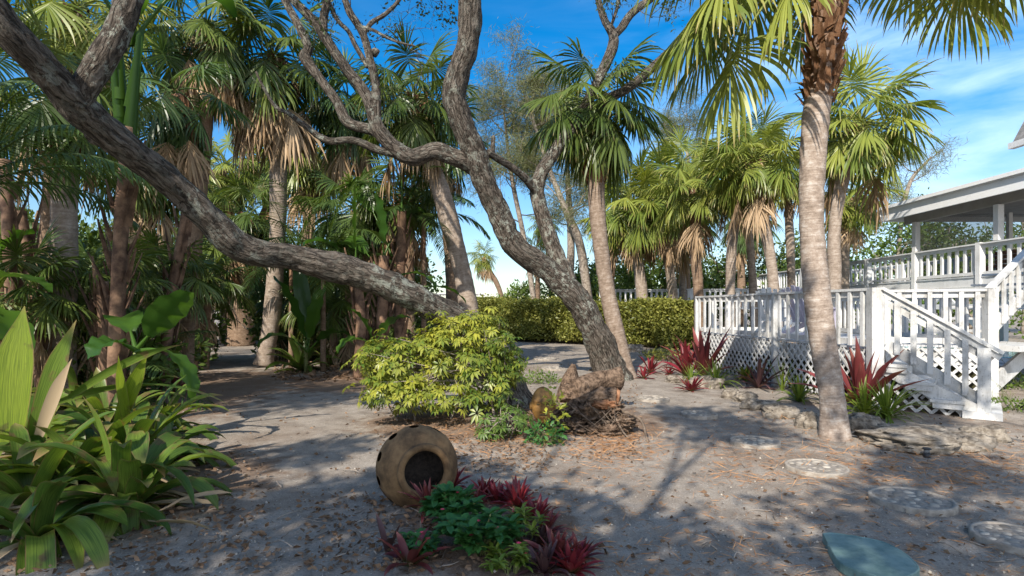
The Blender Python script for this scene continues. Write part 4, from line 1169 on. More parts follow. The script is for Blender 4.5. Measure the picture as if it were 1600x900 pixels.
# right-hand group
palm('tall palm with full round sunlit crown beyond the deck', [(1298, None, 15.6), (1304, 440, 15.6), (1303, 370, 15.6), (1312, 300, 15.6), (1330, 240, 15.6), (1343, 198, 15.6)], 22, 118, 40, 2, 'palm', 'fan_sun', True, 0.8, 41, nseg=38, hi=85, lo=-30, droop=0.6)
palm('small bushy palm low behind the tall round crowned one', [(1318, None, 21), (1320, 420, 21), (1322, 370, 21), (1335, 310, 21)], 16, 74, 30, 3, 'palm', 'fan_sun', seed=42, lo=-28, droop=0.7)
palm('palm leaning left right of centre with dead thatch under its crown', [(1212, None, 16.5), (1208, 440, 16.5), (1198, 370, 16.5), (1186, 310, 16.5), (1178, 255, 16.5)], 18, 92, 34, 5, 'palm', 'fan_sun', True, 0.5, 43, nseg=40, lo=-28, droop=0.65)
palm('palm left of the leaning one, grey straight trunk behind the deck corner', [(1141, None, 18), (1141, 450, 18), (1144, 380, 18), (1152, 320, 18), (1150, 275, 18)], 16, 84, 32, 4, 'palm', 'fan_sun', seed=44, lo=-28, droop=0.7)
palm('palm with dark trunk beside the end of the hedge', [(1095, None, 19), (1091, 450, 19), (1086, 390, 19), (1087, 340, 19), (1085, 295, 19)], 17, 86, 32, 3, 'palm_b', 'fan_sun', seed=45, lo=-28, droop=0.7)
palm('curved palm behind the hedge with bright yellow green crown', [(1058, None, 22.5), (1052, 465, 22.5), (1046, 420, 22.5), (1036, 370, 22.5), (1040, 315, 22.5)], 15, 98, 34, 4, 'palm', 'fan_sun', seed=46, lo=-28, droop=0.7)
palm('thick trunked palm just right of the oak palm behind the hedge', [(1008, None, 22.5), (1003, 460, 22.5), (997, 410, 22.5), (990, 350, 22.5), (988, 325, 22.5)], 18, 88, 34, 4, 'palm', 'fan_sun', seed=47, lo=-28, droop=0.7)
palm('low palm with thin dark trunk farther behind the hedge', [(1074, None, 27), (1073, 440, 27), (1071, 390, 27), (1070, 345, 27)], 12, 70, 28, 2, 'palm_b', 'fan', seed=48, lo=-28, droop=0.7)
palm('shadowed palm behind the walkway railing right of the grey straight trunk', [(1160, None, 30), (1158, 420, 30), (1160, 370, 30), (1165, 345, 30)], 13, 60, 30, 5, 'palm_b', 'fan_dark', seed=49)
palm('small far palm with leaning thin trunk standing alone against the sky left of the oak', [(798, None, 40), (780, 452, 40), (766, 425, 40), (755, 402, 40)], 8, 30, 30, 6, 'palm_b', 'fan_sun', seed=50, nseg=24)
palm('tiny far palm seen in the fork of the crooked oak', [(838, None, 34), (840, 450, 34), (838, 395, 34)], 8, 34, 28, 5, 'palm_b', 'fan_sun', seed=51, nseg=24)
palm('far palm just above the tiny one in the oak fork', [(862, None, 38), (860, 430, 38), (852, 350, 38)], 8, 36, 28, 5, 'palm_b', 'fan_sun', seed=52, nseg=24)
palm('palm crown peeping out left of the slender palm under the oak limb', [(950, None, 26), (955, 430, 26), (962, 345, 26)], 12, 66, 28, 3, 'palm_b', 'fan_sun', seed=53, lo=-28, droop=0.7)

palm('slim palm with high crown between the grey straight trunk and the leaning one', [(1180, None, 21), (1176, 440, 21), (1170, 340, 21), (1172, 225, 21)], 13, 68, 30, 2, 'palm', 'fan_sun', seed=54, lo=-28, droop=0.7)
palm('tall slim palm rising behind the curved palm', [(1068, None, 25), (1066, 420, 25), (1062, 330, 25), (1064, 262, 25)], 12, 70, 30, 2, 'palm', 'fan_sun', seed=55, lo=-28, droop=0.7)
palm('palm whose crown fills the gap just left of the near palm trunk', [(1238, None, 20), (1236, 420, 20), (1232, 330, 20), (1228, 272, 20)], 14, 70, 30, 2, 'palm', 'fan_sun', seed=56, lo=-28, droop=0.7)
for (lb, px, py, Y, R, sd_) in [('young trunkless fan palm in the shade at the left edge', 25, 470, 7.4, 120, 57), ('young fan palm between the near left trunk and the stalks', 150, 455, 8.6, 115, 58), ('young fan palm behind the paddle leaf beside the path', 255, 440, 10.0, 100, 59),
    ('young fan palm on the left verge deeper down the path', 320, 450, 14.0, 80, 70), ('young fan palm right of the tall palm under the oak limb', 520, 480, 15.0, 90, 71), ('young fan palm in the heart of the thicket behind the oak limb', 600, 440, 16.0, 90, 72), ('young fan palm behind the green rosette', 455, 480, 16.5, 80, 73)]:
    palm(lb, [(px, None, Y), (px + 2, (482 + 1333 / Y + py) / 2, Y), (px + 4, py, Y)], 14, R, 22, 2, 'palm_b', 'fan', False, 0.0, sd_, lo=5, droop=0.8, nseg=48, flare=1.0, group='young fan palms in the thicket')
# ================================================================== BROADLEAF BACKDROP TREES
def broad_tree(label, px, Y, py_top, w_px, n=2600, leaf='broad', seed=1, size=0.2, py_low=500, group='broadleaf trees behind the garden', blobs=5, name='broadleaf_tree', gap=0.15, bare=0.25):
    rg = np.random.default_rng(seed)
    x = (px - 800) / F * Y; zt = H - (py_top - YH) / F * Y; zl = max(0.2, H - (py_low - YH) / F * Y); w = w_px / F * Y / 2
    t = thing(name, label, 'tree', (x, Y, 0), group)
    mb = MB()
    tp = np.array([[x, Y, -0.1], [x + rg.normal(0, .15), Y, zt * 0.25], [x + rg.normal(0, .4), Y + rg.normal(0, .3), zt * 0.55]])
    tube(mb, smooth_path(tp, 10), np.linspace(0.18, 0.09, 10), 7, rough=0.1)
    for i in range(5):
        a = rg.uniform(0, 6.28); twigs(mb, tp[1] + (tp[2] - tp[1]) * rg.uniform(), (math.cos(a) * .8, math.sin(a) * .6, 0.8), zt * 0.42, 0.06, rg, 1, 0.1)
    mb.build('trunk', M['twig'], t)
    mb = MB()
    for i in range(blobs):
        u = rg.uniform(-0.75, 0.75); vz = rg.uniform(0.15, 0.8) if i else 0.7
        c = (x + u * w, Y + rg.normal(0, 0.35) * w * 0.6, zl + (zt - zl) * vz * (1 - 0.35 * abs(u)))
        r = w * rg.uniform(0.38, 0.62)
        leafcloud(mb, c, (r, r * 0.8, min(r, (zt - zl) * 0.36)), n // blobs, size, rg, gap=gap, lumps=0.45, zmin=0.05)
    mb.build('crown', M[leaf], t)
    return t
rgb = [
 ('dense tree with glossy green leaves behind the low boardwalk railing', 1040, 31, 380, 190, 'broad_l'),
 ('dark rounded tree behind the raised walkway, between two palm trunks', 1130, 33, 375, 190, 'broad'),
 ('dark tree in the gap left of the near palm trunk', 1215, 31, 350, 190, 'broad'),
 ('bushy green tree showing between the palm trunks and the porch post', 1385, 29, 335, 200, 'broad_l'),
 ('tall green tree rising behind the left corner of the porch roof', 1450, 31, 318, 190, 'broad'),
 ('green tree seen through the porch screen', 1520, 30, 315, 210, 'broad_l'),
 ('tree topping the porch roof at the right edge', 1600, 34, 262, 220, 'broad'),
 ('scrubby tree right behind the slender palm', 965, 34, 395, 140, 'broad'),
]
for i, (lb, px, Y, pt, w, lf) in enumerate(rgb):
    broad_tree(lb, px, Y, pt, w, 5200, lf, 60 + i, 0.24, blobs=8)
rgl = [
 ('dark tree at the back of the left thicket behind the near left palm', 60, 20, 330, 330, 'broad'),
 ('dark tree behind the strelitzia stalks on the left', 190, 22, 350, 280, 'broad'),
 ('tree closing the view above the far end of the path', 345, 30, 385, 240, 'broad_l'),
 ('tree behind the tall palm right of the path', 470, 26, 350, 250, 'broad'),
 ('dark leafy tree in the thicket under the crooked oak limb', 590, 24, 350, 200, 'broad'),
 ('low dark tree at the left edge of the thicket', -40, 16, 320, 300, 'broad'),
]
for i, (lb, px, Y, pt, w, lf) in enumerate(rgl):
    broad_tree(lb, px, Y, pt, w, 5000, lf, 80 + i, 0.22, blobs=8)
for i, (lb, px, Y, pt, w) in enumerate([('low round sea grape shrub on the skyline behind the left part of the hedge', 815, 38, 440, 90), ('low shrub on the skyline behind the middle of the hedge', 880, 36, 428, 110), ('dull scrub tree behind the hedge beside the oak trunk', 935, 36, 415, 110)]):
    broad_tree(lb, px, Y, pt, w, 2400, 'broad_l', 95 + i, 0.22, blobs=5, py_low=495)

# wispy she-oaks behind
def she_oak(label, rows, seed, spread, n_br=16, clumps=5, fol=True):
    rg = np.random.default_rng(seed)
    pts, rad = px_path(rows)
    base = pts[0].copy(); base[2] = -0.1
    pts = np.vstack([base, pts]); rad = np.concatenate([[rad[0] * 1.2], rad])
    t = thing('she_oak_tree', label, 'tree', (base[0], base[1], 0), 'wispy she-oaks on the skyline')
    q = smooth_path(np.column_stack([pts, rad]), 40)
    mb = MB(); tube(mb, q[:, :3], np.maximum(q[:, 3], 0.012), 7, rough=0.06); mb.build('trunk', M['twig'], t)
    mb = MB(); lp = []
    for i in range(n_br):
        f = 0.45 + 0.55 * (i + 0.5) / n_br
        j = min(int(f * 40), 39)
        a = rg.uniform(0, 6.28)
        d = unit(np.array([math.cos(a), math.sin(a) * 0.7, rg.uniform(0.0, 0.9)]))
        twigs(mb, q[j, :3], d, spread * rg.uniform(0.5, 1.1) * (1.25 - 0.6 * f), 0.035, rg, 2, 0.12, lp, 4, 0.22)
    mb.build('branches', M['twig'], t)
    if fol and lp:
        lp = np.array(lp); k = rg.uniform(0, 1, len(lp)) < 0.75; lp = lp[k]
        cl = rg.uniform(0, 1, len(lp))
        p = np.repeat(lp, clumps * 4, 0) + rg.normal(0, 0.28, (len(lp) * clumps * 4, 3)) * np.array([1, 1, 0.7])
        mb = MB(); leaves(mb, p, 0.34, rg, -Z * 0.2, 0.9, 0.055, np.repeat(cl, clumps * 4))
        mb.build('crown', M['casu'], t)
she_oak('pale wispy she-oak with feathery crown directly right of the crooked oak trunk', [(835, 480, 30, 9), (820, 380, 30, 8), (800, 280, 30, 7), (790, 200, 30, 4), (785, 140, 30, 2)], 121, 3.6, 18)
she_oak('wispy she-oak standing behind the oak fork with bare grey stem', [(888, 480, 30, 13), (892, 380, 30, 12), (888, 300, 30, 9), (884, 220, 30, 5), (880, 170, 30, 3)], 122, 2.8, 14)
she_oak('tall thin she-oak leaning left above the oak fork', [(920, 480, 28, 15), (905, 380, 28, 14), (880, 320, 28, 10), (850, 240, 28, 6), (822, 150, 28, 3)], 123, 3.2, 16)
she_oak('she-oak glimpsed in the gap above the palms right of the slender palm', [(1090, 480, 34, 9), (1085, 350, 34, 8), (1075, 250, 34, 5), (1070, 215, 34, 2)], 124, 2.4, 10)
she_oak('bare branched she-oak poking above the palms at right', [(1405, 480, 30, 8), (1405, 380, 30, 7), (1420, 290, 30, 6), (1455, 245, 30, 3)], 125, 1.5, 8, 2)

# ================================================================== HEDGE
rgh = np.random.default_rng(5)
hd = thing('hedge', 'long clipped yellow green hedge running from the oak to the deck', 'hedge', (2, 23, 0))
HA, HB = np.array([-2.6, 28.5]), np.array([6.6, 20.2])
hd_d = unit(HB - HA); hn = np.array([hd_d[1], -hd_d[0]]); hL = np.linalg.norm(HB - HA)
hn = hn if hn[1] < 0 else -hn
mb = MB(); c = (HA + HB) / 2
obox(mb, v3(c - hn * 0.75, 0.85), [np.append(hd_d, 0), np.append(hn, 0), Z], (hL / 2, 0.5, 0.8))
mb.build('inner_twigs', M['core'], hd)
n = 52000
s = rgh.uniform(0, hL, n); face = rgh.uniform(0, 1, n)
zt = 1.93 - 0.24 * s / hL + 0.07 * np.sin(s * 1.3) + 0.05 * np.sin(s * 3.1 + 1) + 0.04 * np.sin(s * 7.7) + np.where(rgh.uniform(0, 1, n) < 0.02, rgh.uniform(0, 0.28, n), 0)
z = np.where(face < 0.72, rgh.uniform(0.06, 1, n) ** 0.9 * zt, zt - np.abs(rgh.normal(0, 0.05, n)))
dpt = np.where(face < 0.72, rgh.normal(0, 0.13, n) + 0.16 * np.sin(s * 1.7 + z * 2) + 0.15 * np.sin(s * 3.3 + 2) * np.sin(z * 4 + s * .6), -rgh.uniform(0, 1.4, n))
p = np.column_stack([HA[0] + hd_d[0] * s + hn[0] * dpt, HA[1] + hd_d[1] * s + hn[1] * dpt, z])
cl = np.clip(0.5 + 0.7 * lump(p, 2.3, 1.0) + 0.35 * lump(p, 7.0, 2.0), 0, 1)
mb = MB(); leaves(mb, p, 0.115, rgh, np.array([hn[0], hn[1], 0.5]) * 0.9, 0.8, 0.55, cl); mb.build('foliage', M['hedge'], hd)

# ================================================================== VARIEGATED SHRUB
def palmate_shrub(label, cs, nclus, L, seed, mat, stems, loc):
    rg = np.random.default_rng(seed)
    t = thing('shrub', label, 'shrub', loc)
    mb = MB(); P_, D_, C_ = [], [], []
    for (c, r, wgt) in cs:
        k = int(nclus * wgt); d = unit(rg.normal(0, 1, (k, 3)) * np.array([1, 1, 0.9]) + np.array([0, -0.1, 0.25]))
        rr = (0.55 + 0.45 * rg.uniform(0, 1, k) ** 0.5) * (1 + 0.45 * lump(d, 3.7, seed) + 0.3 * lump(d, 8, seed + 2)) * np.where(rg.uniform(0, 1, k) < 0.14, rg.uniform(1.1, 1.45, k), 1.0)
        P_.append(np.array(c) + d * np.array(r) * rr[:, None]); D_.append(unit(d * 0.6 + Z * 0.7 + rg.normal(0, 0.25, (k, 3))))
    P_ = np.concatenate(P_); D_ = np.concatenate(D_); k = P_[:, 2] > 0.06; P_, D_ = P_[k], D_[k]
    n = len(P_)
    C_ = np.clip(rg.beta(0.8, 1.9, n) * 0.8 + 0.40 * lump(P_, 4.0, seed + 5) + 0.05, 0, 1)
    nl = 8; sc = rg.uniform(0.7, 1.25, n)
    a0 = rg.uniform(0, 6.28, n)
    u = unit(np.cross(D_, rg.normal(0, 1, (n, 3)))); w = np.cross(D_, u)
    V, U = [], []
    for j in range(nl):
        a = a0 + 2 * math.pi * j / nl + rg.normal(0, 0.12, n)
        d = unit(np.cos(a)[:, None] * u + np.sin(a)[:, None] * w + D_ * 0.12 - Z * 0.28)
        sd_ = unit(np.cross(d, D_)); Lj = (L * sc * rg.uniform(0.8, 1.1, n))[:, None]; wj = Lj * 0.17
        up = np.cross(sd_, d)
        V.append(np.stack([P_ + d * Lj * 0.12, P_ + d * Lj * 0.55 - sd_ * wj + up * wj * .3, P_ + d * Lj - Z * Lj * 0.22, P_ + d * Lj * 0.55 + sd_ * wj + up * wj * .3, P_ + d * Lj * 0.55], 1))
        uu = np.zeros((n, 5, 3)); uu[:, :, 0] = [0.2, .5, .75, .5, .5]; uu[..., 1] = C_[:, None]; U.append(uu)
    V = np.concatenate(V); U = np.concatenate(U)
    b = np.arange(len(V))[:, None] * 5
    f = np.concatenate([b + np.array([[0, 1, 4]]), b + np.array([[1, 2, 4]]), b + np.array([[2, 3, 4]]), b + np.array([[3, 0, 4]])])
    mb.add(V.reshape(-1, 3), [f], U.reshape(-1, 3)); mb.build('foliage', M[mat], t)
    mb = MB()
    for (a, b2, r) in stems:
        a = np.array(a, float); b2 = np.array(b2, float)
        mid = (a + b2) / 2 + rg.normal(0, 0.05, 3)
        tube(mb, smooth_path([a, mid, b2], 8), np.linspace(r, r * 0.6, 8), 6, rough=0.05)
    for i in rg.choice(n, min(n, 130), replace=False):
        a, b2, r = stems[rg.integers(len(stems))]; b2 = np.array(a) + (np.array(b2) - np.array(a)) * rg.uniform(0.4, 1)
        tube(mb, smooth_path([b2, (b2 + P_[i]) / 2 + rg.normal(0, 0.05, 3), P_[i]], 5), np.linspace(0.007, 0.003, 5), 4, cap=False)
    mb.build('stems', M['twig'], t)
    return t
SY = 7.3
def S(px, py, Y=SY): return P(px, py, Y)
palmate_shrub('broad yellow variegated umbrella shrub in the centre bed behind the clay pot',
    [(S(640, 570), (0.62, 0.5, 0.34), .22), (S(720, 545), (0.62, 0.5, 0.40), .24), (S(620, 610, 7.0), (0.42, 0.35, 0.24), .11), (S(765, 585), (0.40, 0.4, 0.44), .16), (S(600, 555), (0.34, 0.4, 0.2), .07), (S(700, 620, 6.9), (0.45, 0.35, 0.16), .08), (S(790, 560, 7.4), (0.28, 0.3, 0.3), .06), (S(745, 505, 7.4), (0.35, 0.3, 0.13), .06)],
    1250, 0.10, 3, 'schef', [(S(650, 655) * [1, 1, 0], S(630, 570), .016), (S(700, 655) * [1, 1, 0], S(720, 540), .018), (S(775, 655, 7.1) * [1, 1, 0], S(755, 570, 7.1), .019), (S(785, 655) * [1, 1, 0], S(790, 560), .013), (S(625, 650) * [1, 1, 0], S(600, 580), .013)], (S(700, 650)[0], SY, 0.05))
palmate_shrub('small dark green umbrella seedling beside the carved face', [(S(795, 655, 6.4), (0.26, 0.22, 0.16), .7), (S(770, 672, 6.3), (0.16, 0.15, 0.10), .3)], 70, 0.085, 4, 'broad_l', [(S(795, 690, 6.4) * [1, 1, 0], S(795, 650, 6.4), .01)], (S(795, 690, 6.4)[0], 6.4, 0.02))

# ================================================================== LEFT FOREGROUND BROMELIADS
strapw = lambda t: min(1, 0.75 + 1.0 * t) * (1 - max(0, (t - 0.70) / 0.30) ** 2.2)
def green_brom(label, px, py, n, L, W, seed, mat='brom_g', el=(72, 18), g=(1.3, 3.4), azr=None):
    n = int(n * 1.7); L *= 1.25; W *= 1.3
    rg = np.random.default_rng(seed); c = G(px, py)
    t = thing('bromeliad', label, 'bromeliad', c, 'large strappy bromeliads in the left foreground')
    mb = MB(); rosette(mb, c, n, L, W, rg, el, g, 0.20, 10, 0.04, strapw, azr=azr)
    mb.build('leaves', M[mat], t)
    if n > 12:
        mb = MB(); rosette(mb, c + Z * 0.02, max(4, n // 4), L * 0.85, W * 0.55, rg, (10, -5), (0.6, 1.2), 0.35, 7, 0.05, strapw, tiprough=0.08)
        mb.build('dry_leaves', M['drystrap'], t)
    return t
green_brom('large green bromeliad nearest the path with long leaves arching down to the sand', 196, 748, 26, 0.86, 0.105, 201)
green_brom('large green bromeliad with arching leaves at the front of the left clump, over dry straw', 120, 770, 24, 0.84, 0.11, 202)
green_brom('green bromeliad at the back right of the left clump with pale curled tips', 240, 688, 22, 0.72, 0.085, 203)
green_brom('green bromeliad in the middle of the left clump', 165, 690, 22, 0.85, 0.10, 204)
green_brom('green bromeliad at the left edge of the picture, half shaded', 40, 715, 22, 0.95, 0.115, 205)
green_brom('bromeliad behind the middle of the left clump with narrow leaves', 185, 645, 20, 0.80, 0.07, 206)
green_brom('bromeliad at the back of the left clump beside the wine coloured ones', 120, 650, 20, 0.85, 0.09, 207)
green_brom('green bromeliad lowest in the left clump, its leaves hanging down over the straw', 205, 800, 15, 0.72, 0.105, 208)
green_brom('green bromeliad at the very front left corner of the clump', 45, 800, 15, 0.75, 0.11, 210)
green_brom('pale green bromeliad at the path side edge of the clump', 252, 722, 14, 0.55, 0.085, 211)
green_brom('long green leaves sprawling farthest forward from the left clump onto the bare sand', 190, 792, 7, 0.85, 0.10, 212, azr=(-2.5, -0.5))
green_brom('half dry green bromeliad sprawling at the bottom left corner of the picture', 60, 850, 9, 0.7, 0.10, 213, azr=(-2.6, 0.2))
# tall backlit leaves
t = thing('bromeliad', 'bromeliad with very broad upright leaves, one glowing yellow green, at the left edge', 'bromeliad', G(50, 730), 'large strappy bromeliads in the left foreground')
bw_ = lambda t: max(0.02, (0.42 + 0.58 * math.sin(math.pi * min(1, t * 0.8 + 0.12))) * (1 - max(0, (t - 0.6) / 0.4) ** 1.7))
def up_leaf(name, mat, a, b, W, Y, lean, tw=0.0, g=0.15, ref=None):
    pa, pb = P(a[0], a[1], Y), P(b[0], b[1], Y - lean)
    mb = MB(); d = pb - pa; L = np.linalg.norm(d)
    bend_strip(mb, pa, d + Z * 0.04, L, W, 12, g, 0.22, bw_, tw, 0.6, ref=np.array([1.0, 0.15, 0])); return mb.build(name, M[mat], t)
up_leaf('broad_leaf', 'brom_lit', (20, 690), (38, 478), 0.30, 4.6, -0.1)
up_leaf('broad_leaf', 'brom_g', (58, 690), (118, 498), 0.20, 4.7, 0.25, 0.5)
up_leaf('broad_leaf', 'drystrap', (62, 680), (112, 560), 0.10, 4.5, 0.15, 0.3)
up_leaf('broad_leaf', 'brom_lit', (185, 665), (230, 552), 0.13, 5.0, 0.0, -0.3)
up_leaf('broad_leaf', 'brom_lit', (200, 660), (185, 555), 0.10, 5.0, 0.1, 0.4)
up_leaf('long_leaf', 'brom_g', (110, 620), (275, 508), 0.075, 5.0, 0.1, 0.2, 0.5)
up_leaf('long_leaf', 'brom_g', (60, 640), (345, 520), 0.07, 5.2, 0.2, 0.3, 0.9)
# dry straps on the ground in front of the clump
mb = MB(); rg = np.random.default_rng(209)
for i in range(70):
    px, py = rg.uniform(-30, 250), rg.uniform(740, 850); c = G(px, py); a = rg.uniform(-0.6, 0.9) + rg.choice([0, math.pi])
    bend_strip(mb, c + Z * rg.uniform(0.015, 0.12), (math.cos(a), math.sin(a), rg.uniform(-0.1, 0.25)), rg.uniform(0.25, 0.6), rg.uniform(0.02, 0.055), 6, 0.5, 0.35, strapw, rg.normal(0, 0.8), rg.uniform(), rg=rg, tiprough=0.1)
kind(tag(mb.build('dry_leaf_litter', M['drystrap'], None), 'dry tan strap leaves heaped under the left bromeliads', 'leaf litter'), 'stuff')

def brom(label, px, py, n, L, W, seed, mat, group, el=(80, 20), g=(0.15, 0.9), Y=None, name='bromeliad', cat='bromeliad', k=6, fold=0.25, dz=0.0):
    rg = np.random.default_rng(seed); c = G(px, py)
    if Y is not None: c = np.array([(px - 800) / F * Y, Y, gz((px - 800) / F * Y, Y)])
    c = c + Z * dz
    mb = MB(); rosette(mb, c, n, L, W, rg, el, g, fold, k, 0.015, None)
    o = mb.build(name, M[mat], None, loc=c)
    return tag(o, label, cat, group)
# wine red ones behind the clump
grp = 'wine red bromeliads along the left path edge'
for i, (lb, px, py, L, m_) in enumerate([
    ('wine red bromeliad by the path edge, behind the left green clump', 272, 618, 0.55, 'brom_rg'), ('dusky purple bromeliad deep in the shade at left behind the green clump', 175, 600, 0.6, 'purple'),
    ('dusky bromeliad below the big backlit paddle leaf', 235, 590, 0.6, 'purple'), ('purple leaved bromeliad at the foot of the near left palm', 110, 598, 0.6, 'purple'),
    ('dark reddish bromeliad beside the path in front of the orange patch', 262, 572, 0.55, 'brom_rg')]):
    brom(lb, px, py, 20, L, 0.06, 220 + i, m_, grp, (75, 10), (0.2, 1.0))
# orange-red patch far down the path
grp = 'orange red bromeliads far down the path'
for i, (lb, px, py, m_) in enumerate([('orange bromeliad at the left of the patch down the path', 292, 520, 'brom_o'), ('yellow orange bromeliad in the middle of the patch down the path', 312, 523, 'brom_o'),
    ('crimson bromeliad at the right of the patch down the path', 345, 520, 'brom_rg'), ('red bromeliad behind the middle of the patch down the path', 328, 515, 'brom_r')]):
    brom(lb, px, py, 22, 0.75, 0.07, 230 + i, m_, grp, (80, 10), (0.2, 1.0))
for i, (lb, px, py, L) in enumerate([('yellow green strap plant at the path edge left of the tall palm', 404, 528, 1.3), ('green strap tuft on the left side of the path bend', 275, 532, 1.2), ('yellow green tuft behind the foot of the tall palm', 396, 518, 1.2)]):
    brom(lb, px, py, 30, L, 0.08, 240 + i, 'tuft', 'strap leaved tufts along the path', (82, 25), (0.4, 1.7), name='strap_plant', cat='plant')
# green rosette right of tall palm
brom('large green rosette plant with wide leaves at the foot of the tall palm, right side', 470, 580, 24, 1.15, 0.16, 250, 'brom_g', None, (80, 12), (0.5, 1.9), name='bromeliad', k=10)
brom('smaller green rosette left of the dead frond under the low oak limb', 515, 572, 16, 0.8, 0.11, 251, 'brom_g', None, (75, 12), (0.5, 1.7), k=8)

# ================================================================== PAD / BANANA / STRELITZIA THICKET
def giant_strel(label, stalks, seed, group='giant bird of paradise plants'):
    """stalks: list of (base px, top px, top py, Y, width px)"""
    rg = np.random.default_rng(seed)
    Y0 = stalks[0][3]; t = thing('bird_of_paradise_plant', label, 'plant', ((stalks[0][0] - 800) / F * Y0, Y0, 0), group)
    for (bx, tx, ty, Y, w) in stalks:
        a = np.array([(bx - 800) / F * Y, Y, -0.05]); b = P(tx, ty, Y); r = w / F * Y / 2
        mb = MB(); q = smooth_path([a, (a + b) / 2 + rg.normal(0, .06, 3), b], 24)
        tube(mb, q, np.linspace(r, r * 0.8, 24), 12, rough=0.10, freq=6, stretch=0.8, seed=seed)
        mb.build('trunk', M['sheath'], t)
        mb = MB()
        for i in range(16):
            j = int(6 + 17 * i / 16); s = (-1) ** i; az = (0.15 if s > 0 else math.pi - 0.15) + rg.normal(0, 0.5)
            o = np.array([math.cos(az), math.sin(az), 0])
            bend_strip(mb, q[j] + o * r * 0.7, unit(Z + o * rg.uniform(0.2, 0.5)), rg.uniform(0.4, 0.75), r * 1.2, 5, -0.2 + rg.uniform(-.2, .4), -0.35, lambda x: 1 - 0.75 * x, uy=rg.uniform())
        mb.build('leaf_sheaths', M['sheath'], t)
    return t
sg = giant_strel('tall bird of paradise stalk with papery brown sheaths behind the leaning oak', [(180, 200, 200, 7.2, 24)], 301)
mb = MB()
rg = np.random.default_rng(3010)
for i in range(6):
    s = (-1) ** i
    bend_strip(mb, P(202 + s * 7, 225 - 14 * i, 7.2), (s * 0.10, 0.02 * i - .05, 1), 1.35 - 0.08 * i, 0.17, 8, 0.02, -0.4, lambda x: 1 - 0.55 * x, uy=0.2 + 0.1 * i, ref=np.array([0.4, 1, 0]))
mb.build('green_sheaths', M['banana'], sg)
lm = MB()
for i in range(7):
    a = math.radians(20 + i * 50)
    paddle(lm, P(205, 70, 7.2), (math.cos(a) * 0.5, math.sin(a) * 0.5, 1), 0.8, 1.5, 0.45, 0.8, rg)
lm.build('leaves', M['banana'], sg)
giant_strel('brown bird of paradise stalks at the left edge', [(40, 8, 250, 7.4, 20), (66, 34, 330, 7.8, 16)], 302)
giant_strel('cut bird of paradise stumps with peeling sheaths left of the path', [(196, 190, 390, 8.2, 18), (168, 160, 440, 7.8, 20)], 303)
giant_strel('leaning bird of paradise stalk below the middle of the leaning oak', [(255, 292, 330, 9.5, 18)], 304)
sm = giant_strel('bird of paradise clump with upright paddle leaves behind the low oak limb', [(560, 556, 420, 12.5, 18), (590, 600, 400, 13, 20), (625, 628, 330, 13.5, 18)], 305)
def paddles(parent, rows, seed, mat='banana'):
    rg = np.random.default_rng(seed)
    for (bx, by, tx, ty, Y, lean, W, lp, g, roll) in rows:
        a, b = P(bx, by, Y), P(tx, ty, Y + lean); d = b - a; L = np.linalg.norm(d)
        mb = MB(); paddle(mb, a, d, L * lp, L * (1 - lp), W, g, rg, roll=roll, tear=0.03); mb.build('leaf', M[mat], parent)
paddles(sm, [(628, 330, 627, 178, 13.2, 0.0, 0.40, 0.35, 0.05, 1.3), (556, 420, 556, 285, 12.5, 0.1, 0.34, 0.25, 0.05, 1.5), (600, 400, 588, 300, 13, -.2, 0.5, 0.2, 0.1, 0.3), (600, 400, 640, 300, 13.4, .4, 0.5, 0.35, 0.7, 0.4),
             (560, 430, 500, 330, 12.5, -.4, 0.5, 0.35, 0.9, 0.2), (628, 340, 660, 250, 13.5, .3, 0.5, 0.4, 0.8, 0.2), (590, 420, 540, 330, 13, .5, 0.5, 0.3, 0.8, 0.6), (625, 430, 690, 405, 12.6, -0.3, 0.36, 0.25, 0.8, 0.1), (640, 450, 740, 432, 12.6, -0.2, 0.30, 0.4, 0.6, 0.2),
             (612, 400, 560, 260, 13.6, .5, 0.45, 0.5, 0.5, 0.9), (575, 430, 520, 400, 12.2, -0.4, 0.45, 0.3, 0.6, 0.4)], 306)
def banana(label, base, rows, seed, r=0.05, mat='banana'):
    Y = base[1]; c = np.array([(base[0] - 800) / F * Y, Y, 0])
    t = thing('banana_plant', label, 'plant', c, 'banana plants in the shade')
    mb = MB(); tube(mb, smooth_path([c - Z * 0.05, c + Z * 0.5, P(rows[0][0], rows[0][1], Y)], 10), np.linspace(r, r * 0.7, 10), 9, rough=0.05); mb.build('stem', M['stem'], t)
    paddles(t, rows, seed, mat)
banana('banana plant with broad backlit leaves under the low oak limb, right of the tall palm', (478, 13.2), [(480, 545, 445, 425, 13.2, -0.1, 0.6, 0.15, 0.35, 0.2), (480, 550, 500, 440, 13.2, 0.2, 0.5, 0.2, 0.3, -0.3), (482, 550, 540, 465, 13.1, -.4, 0.45, 0.25, 0.9, 0.2), (480, 550, 420, 480, 13.0, -.5, 0.4, 0.3, 1.0, 0.1), (482, 550, 470, 400, 13.3, .3, 0.4, 0.3, 0.5, 0.6)], 311)
banana('banana plant with one large backlit leaf lifted beside the path at left', (205, 6.3), [(215, 545, 292, 448, 6.3, -0.2, 0.40, 0.22, 0.10, 0.5), (212, 545, 190, 450, 6.3, .3, 0.4, 0.3, 0.8, 0.2), (212, 548, 150, 500, 6.2, -.4, 0.4, 0.3, 0.9, 0.1), (214, 550, 330, 500, 6.1, -0.3, 0.30, 0.3, 1.2, 0.3)], 312)
banana('banana plant whose long dark leaf lies across the near left palm trunk', (-40, 6.6), [(-30, 440, 80, 400, 6.6, -0.4, 0.30, 0.2, 0.3, 0.1), (-30, 450, 20, 340, 6.8, 0.3, 0.45, 0.3, 0.6, 0.4), (-30, 470, 60, 480, 6.4, -0.5, 0.4, 0.25, 0.8, 0.2)], 313)
